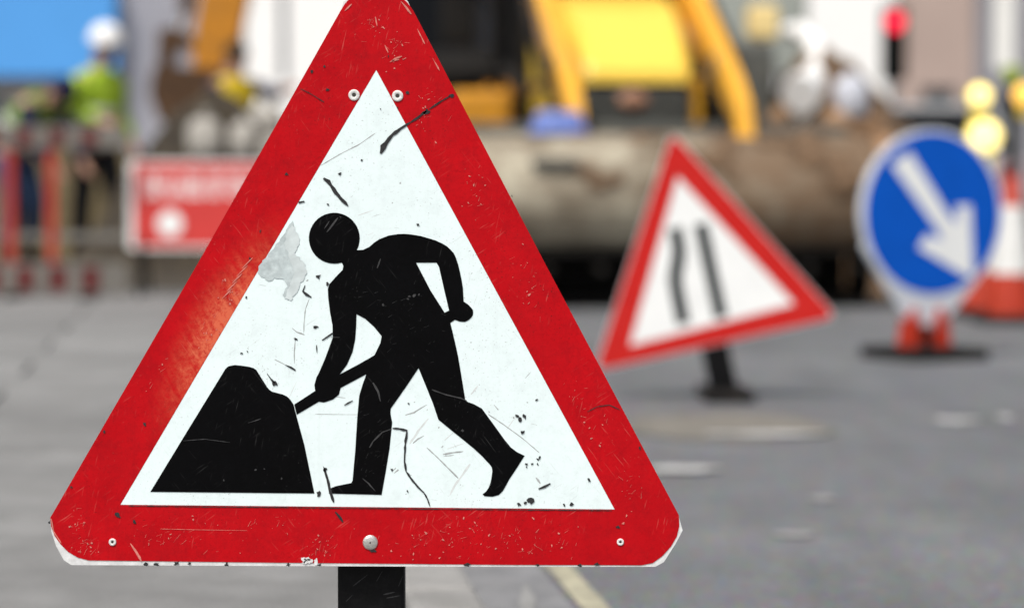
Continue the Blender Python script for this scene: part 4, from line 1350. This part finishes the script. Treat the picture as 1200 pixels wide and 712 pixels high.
# bonnet: lofted sections (y, half width, z bottom, z shoulder, z top)
secs = [(-.50, .31, 1.32, 1.36, 1.38), (-.46, .33, 1.30, 1.42, 1.46), (-.20, .36, 1.26, 1.58, 1.66), (.15, .40, 1.20, 1.72, 1.82), (.60, .43, 1.15, 1.82, 1.92), (1.20, .45, 1.1, 1.88, 1.98)]
vv, ff = [], []
for (y, w, zb, zs_, zt) in secs:
    vv += [(-w, y, zb), (-w, y, zs_), (-w * .86, y, zt), (w * .86, y, zt), (w, y, zs_), (w, y, zb)]
for i in range(len(secs) - 1):
    for k in range(5):
        ff.append((i * 6 + k, i * 6 + k + 1, (i + 1) * 6 + k + 1, (i + 1) * 6 + k))
ff.append((0, 1, 2, 3, 4, 5))
ff.append(tuple(range(30, 36)))
m_ = MB(); m_.add(vv, ff); bon = m_.build('bonnet', M['hood'], ld)
m_ = MB(); m_.cbox((-.33, -.47, 1.06), (.33, .3, 1.30), .02); gr = m_.build('grille_housing', M['grey_steel'], ld)
for k in range(5):
    m_ = MB(); m_.box((-.30, -.492, 1.085 + k * .042), (.30, -.473, 1.105 + k * .042)); m_.build('grille_slat', M['grey_steel'], gr)
m_ = MB(); m_.lathe([(.06, 0), (.055, .012), (.0005, .014)], 20, Matrix.Translation((-.03, -.494, 1.215)) @ rot_x(R(90)) @ Matrix.Diagonal((1.6, 1, 1, 1)))
m_.build('emblem', simple('emblem pinkish', (0.36, 0.19, 0.12), .5), gr)
for s in (-1, 1):
    m_ = MB(); m_.cbox((s * .385 - .035, -.40, 1.0), (s * .385 + .035, .1, 1.36), .012); m_.build('nose_pillar', M['yellow'], ld)
m_ = MB(); m_.cbox((-.36, -.45, .62), (.36, 1.6, 1.04), .03); m_.build('chassis', M['dark_steel'], ld)
m_ = MB(); m_.cbox((-.78, -.10, .36), (.78, .10, .60), .03); m_.build('front_axle', M['dark_steel'], ld)
m_ = MB(); m_.cbox((-.55, 1.0, .45), (.55, 3.0, 1.05), .04); m_.build('rear_frame', M['dark_steel'], ld)
def wheel(parent, x, y, r_, w, rim_mat, name='wheel'):
    mtx = Matrix.Translation((x, y, r_)) @ Matrix.Rotation(R(90), 4, 'Y')
    e = MB()
    e.lathe([(r_ * .55, -w * .42), (r_ * .62, -w * .5), (r_ * .88, -w * .5), (r_ * .97, -w * .38), (r_, -w * .2), (r_, w * .2), (r_ * .97, w * .38), (r_ * .88, w * .5), (r_ * .62, w * .5), (r_ * .55, w * .42)], 36, mtx)
    for k in range(22):
        a = 2 * math.pi * k / 22
        for s in (-1, 1):
            q_ = Matrix.Translation((x, y, r_)) @ Matrix.Rotation(a + s * .05, 4, 'X')
            bx = MB().box((s * w * .25 - w * .22, -.03, r_ * .97), (s * w * .25 + w * .22, .03, r_ * 1.0 + .012))
            e.add([q_ @ Vector(p) for p in bx.v], bx.f)
    t = e.build('wheel', M['rubber'], parent)
    rm = MB(); rm.lathe([(r_ * .56, -w * .40), (r_ * .5, -w * .2), (r_ * .2, -w * .1), (r_ * .0005, -w * .1)], 24, mtx)
    rm.lathe([(r_ * .56, w * .40), (r_ * .5, w * .2), (r_ * .2, w * .1), (r_ * .0005, w * .1)], 24, mtx)
    rm.build('rim', rim_mat, t)
for s in (-1, 1):
    wheel(ld, s * .80, 0, .44, .32, M['yellow_dirty'])
    wheel(ld, s * .86, 2.15, .76, .42, M['yellow_dirty'])
    m_ = MB()
    prof = [(.42 + 1.05, 1.05)]
    m_.prism([[(1.25, 1.45), (1.55, 1.62), (2.6, 1.62), (2.85, 1.45), (2.85, 1.40), (2.6, 1.57), (1.55, 1.57), (1.25, 1.40)]], lambda u, v, t: (t, u, v), s * .62, s * 1.06)
    m_.build('mudguard', M['dark_steel'], ld)
    # loader arm: tower, upper beam, lower drop to the bucket
    x0_, x1_ = s * .50 - .05, s * .50 + .05
    m_ = MB()
    m_.prism([[(1.02, 2.42), (1.25, 2.42), (1.25, 2.22), (-.95, 1.10), (-1.14, .80), (-1.30, .86), (-1.16, 1.18), (-.95, 1.34)]], lambda u, v, t: (t, u, v), x0_, x1_)
    am = m_.build('loader_arm', M['yellow'], ld)
    m_ = MB(); m_.tube([(s * .60, .95, 1.45), (s * .60, .15, 1.28)], .055, 12); m_.build('lift_ram', M['dark_steel'], am)
    m_ = MB(); m_.tube([(s * .60, .15, 1.28), (s * .60, -.45, 1.30)], .028, 10); m_.build('ram_rod', M['chrome'], am)
    m_ = MB(); m_.tube([(s * .42, .2, 1.66), (s * .42, -.6, 1.32), (s * .42, -1.15, 1.05)], .024, 10); m_.build('tilt_ram', M['dark_steel'], am)
    m_ = MB(); m_.lathe([(.075, -.07), (.075, .07), (.0005, .071)], 18, Matrix.Translation((s * .50, -.60, 1.42)) @ Matrix.Rotation(R(90), 4, 'Y')); m_.build('pivot_pin', M['grey_steel'], am)
    m_ = MB(); m_.cbox((s * .46 - .07, 1.0, 1.05), (s * .46 + .07, 1.28, 2.5), .02); m_.build('arm_tower', M['dark_steel'], ld)
    m_ = MB(); m_.cbox((s * .86 - .20, .30, .98), (s * .86 + .20, .95, 1.30 if s < 0 else 1.62), .05); m_.build('fuel_tank' if s < 0 else 'toolbox', M['yellow_dirty'] if s < 0 else M['grey_steel'], ld)
    m_ = MB(); m_.cbox((s * .60 - .18, .42, .90), (s * .60 + .18, .82, .975), .02); m_.build('side_bracket', M['dark_steel'], ld)
    # head lamps on brackets
    # hydraulic hoses looped along the arm
    for k in range(2):
        m_ = MB(); m_.tube([(s * (.565 + .03 * k), .9, 2.20), (s * (.58 + .03 * k), .2, 1.93 - .05 * k), (s * (.60 + .03 * k), -.3, 1.60), (s * (.57 + .03 * k), -.7, 1.30), (s * (.53 + .03 * k), -1.0, 1.12)], .016, 8); m_.build('hose', M['dark_steel'], am)
m_ = MB(); m_.box((.97, .42, 1.60), (1.03, .48, 1.66)); m_.cbox((.90, .38, 1.64), (1.10, .52, 1.86), .03); m_.build('headlamp', simple('lamp lens', (0.85, 0.66, 0.30), .2, .05), ld)
m_ = MB(); m_.tube([(-.66, 1.3, 1.9), (-.95, .9, 2.05)], .015, 8); m_.cbox((-1.06, .84, 1.62), (-.84, .90, 2.1), .02); m_.build('mirror', M['dark_steel'], ld)
# bucket rolled forward: convex shell towards the front
prof = [(-1.12, 1.00)] + [(-1.36 + .44 * math.cos(R(a)), .62 + .36 * math.sin(R(a))) for a in range(80, 201, 10)] + [(-1.72, .40), (-1.62, .345)]
outer = prof
inner = [(y + (.03 if i > 2 else .0), z - .035) for i, (y, z) in enumerate(prof)]
bw = 1.14
m_ = MB()
m_.prism([outer + list(reversed([(p[0] + .03, p[1] - .03) for p in prof]))], lambda u, v, t: (t, u, v), -bw, bw)
bk = m_.build('bucket', M['bucket'], ld)
for s in (-1, 1):
    m_ = MB()
    m_.prism([[(p[0] - .004, p[1] + .004) for p in prof] + [(-1.10, .60)]], lambda u, v, t: (t, u, v), s * (bw + .002), s * (bw + .03))
    m_.build('side_plate', M['bucket'], bk)
m_ = MB(); m_.box((-bw, -1.78, .318), (bw, -1.60, .344)); m_.build('cutting_edge', M['dark_steel'], bk)
m_ = MB(); m_.prism([[(-1.10, .985), (-1.06, .985), (-1.06, .06), (-1.50, .03), (-1.50, .06), (-1.10, .09)]], lambda u, v, t: (t, u, v), -bw + .003, bw - .003); m_.build('mouth_shade_plate', M['dark_steel'], bk)  # added dark mouth, stands in for the black shade under the bucket
for s in (-1, 1):
    m_ = MB(); m_.prism([[(-1.11, .59), (-1.11, .04), (-1.52, .03), (-1.62, .26), (-1.7, .40)]], lambda u, v, t: (t, u, v), s * (bw + .004), s * (bw + .026)); m_.build('cheek_plate', M['dark_steel'], bk)
for k in range(8):
    x = -bw + .09 + k * (2 * bw - .18) / 7
    m_ = MB(); m_.add([(x - .04, -1.62, .27), (x + .04, -1.62, .27), (x + .025, -1.80, .21), (x - .025, -1.80, .21), (x - .04, -1.62, .317), (x + .04, -1.62, .317), (x + .025, -1.80, .225), (x - .025, -1.80, .225)],
                      [(0, 1, 2, 3), (7, 6, 5, 4), (0, 4, 5, 1), (1, 5, 6, 2), (2, 6, 7, 3), (3, 7, 4, 0)])
    m_.build('tooth', M['dark_steel'], bk)
m_ = MB(); m_.cbox((-.84, -1.80, .80), (-.58, -1.62, .845), .01); m_.build('bracket', M['grey_steel'], bk)
m_ = MB(); m_.cbox((-bw, -1.12, .985), (bw, -1.02, 1.06), .01); m_.build('top_rail', M['grey_steel'], bk)
clods = [rock_mesh(40 + k, (.10, .035, .07)).mesh('mud_clod') for k in range(4)]
for me in clods:
    me.materials.append(M['earth_brown'])
rc = random.Random(5)
for k in range(26):
    a = rc.uniform(95, 165)
    xx = rc.uniform(-.05, 1.08) if k < 20 else rc.uniform(-1.0, 0)
    o = bpy.data.objects.new('mud_clod', clods[k % 4]); COL.objects.link(o); o.parent = bk
    o.location = (xx, -1.36 + .445 * math.cos(R(a)), .62 + .365 * math.sin(R(a)))
    o.rotation_euler = (R(a - 180), rc.uniform(-.2, .2), 0)
    sc_ = rc.uniform(.5, 1.3); o.scale = (sc_ * rc.uniform(.6, 1.4), sc_, sc_)
# cab and rear digger
for s in (-1, 1):
    for y in (1.30, 2.70):
        m_ = MB(); m_.cbox((s * .62 - .04, y, 1.05), (s * .62 + .04, y + .08, 2.72), .01); m_.build('cab_post', M['dark_steel'], ld)
m_ = MB(); m_.cbox((-.74, 1.2, 2.722), (.74, 2.9, 2.86), .04); m_.build('cab_roof', M['yellow'], ld)
m_ = MB(); m_.box((-.578, 1.33, 1.4), (.578, 1.345, 2.715)); m_.build('windscreen', M['dark_glass'], ld)
for s in (-1, 1):
    m_ = MB(); m_.box((s * .60 - .006, 1.385, 1.4), (s * .60 + .006, 2.695, 2.715)); m_.build('side_window', M['dark_glass'], ld)
m_ = MB(); m_.prism([[(3.0, .6), (3.3, .6), (3.5, 1.2), (3.75, 2.9), (3.6, 3.0), (3.25, 1.6), (3.0, 1.2)]], lambda u, v, t: (t, u, v), -.14, .14); m_.build('digger_boom', M['yellow'], ld)
m_ = MB(); m_.prism([[(3.55, 2.98), (3.8, 2.88), (4.15, 1.5), (4.0, 1.4)]], lambda u, v, t: (t, u, v), -.12, .12); m_.build('digger_arm', M['yellow'], ld)

# blue sheet crumpled on top of the bucket
M['blue_sheet'] = simple('blue plastic sheet', (0.13, 0.19, 0.48), 0.5, 0.2, 12, 0.3, 30)
c = P(655, 168, 14.85)
bs_ = MB()
nx, ny = 26, 14
vv, ff = [], []
for i in range(nx + 1):
    for k in range(ny + 1):
        u, v = i / nx * 2 - 1, k / ny * 2 - 1
        rr = max(0, 1 - (abs(u) ** 2.4 + abs(v) ** 2.4) ** .5)
        z = .125 * min(1, rr * 3.0) + .025 * rr * mnoise.noise(Vector((u * 3.1, v * 3, 1))) + .02 * rr * mnoise.noise(Vector((u * 8, v * 8, 4)))
        vv.append((u * .175, v * .10, z))
for i in range(nx):
    for k in range(ny):
        a = i * (ny + 1) + k
        ff.append((a, a + ny + 1, a + ny + 2, a + 1))
bs_.add(vv, ff, True)
bso = bs_.build('plastic_sheet', M['blue_sheet'], None, (c.x, 14.9, 1.0))
tag(bso, 'crumpled blue plastic sheet lying on the loader bucket', 'plastic sheet')

# ================================================================== EXCAVATOR
EX, EY = -.20, 24.6
ES = 1.25
ex = empty('excavator', (EX, EY, 0))
ex.scale = (ES, ES, ES)
tag(ex, 'orange-yellow tracked excavator with dark cab and dipper arm reaching over the earth heap', 'excavator')
M['orange'] = simple('excavator orange', (0.52, 0.21, 0.018), 0.5, 0.2, 6, dirt=(0.2, 0.12, 0.05), dirt_amt=0.5)
M['brown_steel'] = simple('rusty digging steel', (0.085, 0.043, 0.020), 0.75, 0.45, 10, 0.3, 40, dirt=(0.05, 0.04, 0.03), dirt_amt=.6)
for s in (-1, 1):
    m_ = MB()
    trk = round_poly([(-1.25, .02), (1.25, .02), (1.35, .40), (1.15, .70), (-1.15, .70), (-1.35, .40)], .16, 5)
    m_.prism([trk], lambda u, v, t: (u, t, v), s * .62, s * 1.0)
    t_ = m_.build('track', M['dark_steel'], ex)
    for k in range(26):
        x = -1.15 + k * .092
        m_ = MB(); m_.box((x, s * .60 if s > 0 else s * 1.02, .703), (x + .055, s * 1.02 if s > 0 else s * .60, .73)); m_.build('track_shoe', M['dark_steel'], t_)
m_ = MB(); m_.cbox((-.8, -.6, .30), (.8, .6, .74), .05); m_.build('undercarriage', M['dark_steel'], ex)
m_ = MB(); m_.lathe([(.5, .73), (.5, .90), (.0005, .90)], 28); m_.build('slew_ring', M['grey_steel'], ex)
hb = MB()
hb.prism([round_poly([(-.95, -.95), (.72, -.95), (.72, .95), (-.95, .95)], .22, 6)], lambda u, v, t: (u, v, t), .92, 1.16)
hb.build('turntable', M['orange'], ex)
hb = MB()
hb.prism([round_poly([(-.1, -.93), (.70, -.93), (.70, -.10), (-.1, -.10)], .12, 5)], lambda u, v, t: (u, v, t), 1.165, 1.36)
hb.build('counterweight', M['orange'], ex)
m_ = MB(); m_.cbox((-.92, -.05, 1.165), (.70, .92, 1.75), .06); m_.build('engine_cover', M['orange'], ex)
cabp = [(-.90, 1.37), (.62, 1.37), (.66, 1.8), (.60, 2.70), (-.60, 2.74), (-.92, 2.0)]
m_ = MB(); m_.prism([cabp], lambda u, v, t: (u, t, v), -.90, -.10); m_.build('cab', M['dark_glass'], ex)
for (a, b) in zip(cabp, cabp[1:] + cabp[:1]):
    for t_ in (-.905, -.095):
        m_ = MB(); m_.tube([(a[0], t_, a[1]), (b[0], t_, b[1])], .032, 8); m_.build('cab_frame', M['dark_steel'], ex)
def exl(px, py):
    p = P(px, py, EY - .0)
    return ((p.x - EX) / ES, p.z / ES)
def link(name, pts, w, mat, parent=ex):
    m_ = MB(); m_.prism([pts], lambda u, v, t: (u, t, v), -w / 2 + .15, w / 2 + .15); return m_.build(name, mat, parent)
boom = [exl(470, 60), exl(420, 45), exl(402, -170), exl(360, -310), exl(300, -360), exl(288, -325), exl(345, -270), exl(372, -160), exl(400, 0)]
boom = [exl(500, 45), exl(452, 30), exl(425, -150), exl(385, -260), exl(300, -330), exl(285, -290), exl(365, -225), exl(398, -140), exl(425, 55)]
link('boom', boom, .30, M['orange'])
dip = [exl(282, -345), exl(326, -330), exl(306, -80), exl(275, 62), exl(248, 92), exl(224, 80), exl(228, 35), exl(246, -80)]
dp = link('dipper_arm', dip, .27, M['orange'])
m_ = MB()
a, b = exl(360, -330), exl(250, -60)
m_ = MB(); m_.tube([(exl(330, -360)[0], .15, exl(330, -360)[1]), (exl(255, -190)[0], .15, exl(255, -190)[1])], .07, 12); m_.build('dipper_ram', M['dark_steel'], dp)
m_ = MB(); m_.tube([(exl(243, -150)[0], .15, exl(243, -150)[1]), (exl(214, 15)[0], .15, exl(214, 15)[1])], .06, 12); m_.build('bucket_ram', M['brown_steel'], dp)
m_ = MB(); m_.tube([(exl(214, 15)[0], .15, exl(214, 15)[1]), (exl(203, 48)[0], .15, exl(203, 48)[1])], .04, 10); m_.build('ram_rod', M['chrome'], dp)
link('bucket_link', [exl(184, 36), exl(200, 30), exl(232, 48), exl(232, 62), exl(205, 58), exl(196, 95), exl(184, 95)], .20, M['brown_steel'])
bkt = [exl(182, 80), exl(205, 78), exl(256, 82), exl(268, 90), exl(262, 120), exl(240, 148), exl(210, 158), exl(188, 140), exl(178, 110)]
bo = link('digging_bucket', bkt, .55, M['brown_steel'])
for k in range(4):
    tx = exl(262, 118)
    m_ = MB(); m_.box((tx[0] - .03, -.12 + k * .15, tx[1] - .10), (tx[0] + .05, -.05 + k * .15, tx[1] + .02)); m_.build('tooth', M['grey_steel'], bo)

# ================================================================== CAR BEHIND THE BLUE SIGN
M['car_paint'] = simple('silver car paint', (0.34, 0.35, 0.36), 0.3, 0.05, 3, metal=.4, coat=.6)
cx_ = P(1103, 200, 25.0).x
car = empty('parked_car', (cx_, 27.2, 0), 0)
tag(car, 'silver hatchback seen from behind past the blue arrow sign', 'car')
side = [(-2.05, .28), (-2.08, .55), (-2.0, .92), (2.05, .80), (2.15, .55), (2.1, .28)]
m_ = MB()
secs = [(-.86, .0), (-.80, .0), (.80, .0), (.86, .0)]
m_.prism([round_poly(side, .10, 4)], lambda u, v, t: (t, u, v), -.86, .86)
m_.build('body', M['car_paint'], car)
gh0 = [(-.80, -1.98, .90), (.80, -1.98, .90), (.80, 1.1, .84), (-.80, 1.1, .84)]
gh1 = [(-.60, -1.62, 1.47), (.60, -1.62, 1.47), (.60, .25, 1.47), (-.60, .25, 1.47)]
m_ = MB(); m_.add(gh0 + gh1, [(4, 5, 6, 7), (0, 1, 5, 4), (1, 2, 6, 5), (2, 3, 7, 6), (3, 0, 4, 7)]); m_.build('cabin', M['car_paint'], car)
m_ = MB(); m_.add([(-.70, -1.945, 1.00), (.70, -1.945, 1.00), (.57, -1.68, 1.42), (-.57, -1.68, 1.42)], [(0, 1, 2, 3)]); m_.build('rear_window', M['dark_glass'], car)
for s in (-1, 1):
    m_ = MB(); m_.add([(s * .782, -1.7, .96), (s * .782, .9, .92), (s * .622, .2, 1.42), (s * .622, -1.45, 1.42)], [(0, 1, 2, 3)]); m_.build('side_window', M['dark_glass'], car)
    m_ = MB(); m_.cbox((s * .70 - .09, -2.11, .62), (s * .70 + .09, -2.02, .90), .02); m_.build('tail_lamp', simple('tail lamp', (0.35, 0.01, 0.01), .2), car)
    for y in (-1.3, 1.35):
        wheel(car, s * .78, y, .31, .2, M['galv'])
m_ = MB(); m_.cbox((-.84, -2.14, .30), (.84, -2.05, .52), .03); m_.build('bumper', M['dark_steel'], car)
m_ = MB(); m_.box((-.26, -2.10, .62), (.26, -2.078, .73)); m_.build('number_plate', simple('plate yellow', (0.6, 0.45, 0.05), .5), car)

# ================================================================== TRAFFIC LIGHT
DT = 34.0
tb = P(1046, 200, DT)
tl = empty('traffic_light', (tb.x, DT, 0))
tag(tl, 'traffic light showing red on a grey pole in front of the brick house', 'traffic light')
zr = P(1046, 26, DT).z
m_ = MB(); m_.tube([(0, .12, 0), (0, .12, zr + .25)], .057, 12); m_.build('pole', M['galv'], tl)
m_ = MB(); m_.cbox((-.16, -.10, zr - .78), (.16, .06, zr + .20), .03); hd = m_.build('signal_head', M['black_steel'], tl)
M['lamp_red'] = simple('red signal lens', (0.6, 0.01, 0.02), .3, .05, emit=(1.0, .02, .06), estr=.9)
M['lamp_off'] = simple('unlit lens', (0.02, 0.025, 0.02), .2)
for k in range(3):
    mtx = Matrix.Translation((0, -.101, zr - k * .29)) @ rot_x(R(90))
    m_ = MB(); m_.lathe([(.125, 0), (.11, .02), (.06, .035), (.0005, .04)], 24, mtx); m_.build('lens', M['lamp_red'] if k == 0 else M['lamp_off'], hd)
    m_ = MB()
    n_ = 12
    vv = []
    for i in range(n_ + 1):
        a = R(-10 + 200 * i / n_)
        vv += [(math.cos(a) * .14, -.10, zr - k * .29 + math.sin(a) * .14), (math.cos(a) * .14, -.26, zr - k * .29 + math.sin(a) * .14 - .01)]
    m_.add(vv, [(2 * i, 2 * i + 1, 2 * i + 3, 2 * i + 2) for i in range(n_)], True); m_.build('visor', M['black_steel'], hd)

# ================================================================== CONES, LAMPS AND POST ON THE RIGHT
M['cone_white'] = simple('cone sleeve', (0.72, 0.72, 0.70), 0.45, 0.12, 8, dirt=(.4, .38, .35), dirt_amt=.3)
M['cone_red'] = simple('cone red', (0.40, 0.032, 0.012), 0.5, 0.15, 8, dirt=(.25, .08, .05), dirt_amt=.3)
M['lamp_yellow'] = simple('lit yellow lens', (0.85, 0.65, 0.15), .3, .05, emit=(1.0, .80, .30), estr=.9)
M['lamp_amber'] = simple('lit amber lens', (0.85, 0.5, 0.08), .3, .05, emit=(1.0, .55, .12), estr=.55)
M['lamp_body'] = simple('lamp body yellow', (0.62, 0.48, 0.06), .5, .15)
def cone(px, py, h, label, k=1.0):
    b = GP(px, py)
    root = empty('traffic_cone', b, rnd.uniform(-.3, .3))
    tag(root, label, 'traffic cone', 'cones beside the blue arrow sign')
    r0, r1 = .15 * k, .035 * k
    rr = lambda z: r0 + (r1 - r0) * (z - .04) / (h - .04)
    m_ = MB(); m_.cbox((-.21 * k, -.21 * k, .003), (.21 * k, .21 * k, .045), .015); m_.build('base', M['rubber'], root)
    m_ = MB(); m_.lathe([(rr(.04), .04), (rr(h), h), (rr(h) * .7, h + .005), (.0005, h + .005)], 28); m_.build('body', M['cone_red'], root)
    z0, z1 = h * .34, h * .80
    m_ = MB(); m_.lathe([(rr(z0) + .003, z0), (rr(z1) + .003, z1)], 28); m_.build('reflective_sleeve', M['cone_white'], root)
    return b
def lamp(px, py, Y, r_, mat, label, zb):
    c = P(px, py, Y)
    root = empty('warning_lamp', (c.x, c.y, zb))
    tag(root, label, 'warning lamp', 'lit warning lamps beside the blue arrow sign')
    h = c.z - zb
    m_ = MB(); m_.cbox((-.05, -.04, 0.0), (.05, .04, max(.03, h - r_ * .9)), .008); m_.build('battery_box', M['lamp_body'], root)
    mtx = Matrix.Translation((0, -.03, h)) @ rot_x(R(90))
    m_ = MB(); m_.lathe([(r_ * 1.08, -.05), (r_ * 1.08, .01), (r_ * .96, .012)], 26, mtx); m_.build('lens_ring', M['lamp_body'], root)
    m_ = MB(); m_.lathe([(r_, -.045), (r_, .01), (r_ * .8, .03), (r_ * .4, .042), (.0005, .045)], 26, mtx); m_.build('lens', mat, root)
cb = cone(1185, 378, .75, 'red and white traffic cone standing right of the blue arrow sign', .88)
cb2 = cone(1152, 370, .75, 'traffic cone half hidden by the blue arrow sign under the big yellow lamp', .95)
lamp(1152, 160, cb2.y, .088, M['lamp_yellow'], 'large bright yellow round lamp on the half hidden cone', .756)
cb3 = cone(1147, 352, 1.0, 'taller traffic cone hidden behind the blue arrow sign under the small lamp', 1.0)
lamp(1147, 113, cb3.y, .066, M['lamp_yellow'], 'smaller yellow lamp standing above the large bright one', 1.006)
pbse = GP(1184, 366)
po = empty('marker_post', pbse)
tag(po, 'slim black marker post with a lime reflector by the cones', 'post')
zt = P(1184, 82, pbse.y).z
m_ = MB(); m_.tube([(0, 0, .04), (0, 0, zt)], .032, 12); m_.build('pole', M['black_steel'], po)
m_ = MB(); m_.lathe([(.17, .003), (.17, .03), (.05, .06), (.0005, .06)], 20); m_.build('base', M['rubber'], po)
m_ = MB(); m_.cbox((-.05, -.045, zt - .07), (.04, .045, zt + .02), .01); m_.build('reflector', simple('lime reflector', (0.28, 0.36, 0.06), .4), po)
lamp(1197, 112, pbse.y + .02, .062, M['lamp_amber'], 'amber lamp clipped to the black marker post', P(1197, 138, pbse.y).z)
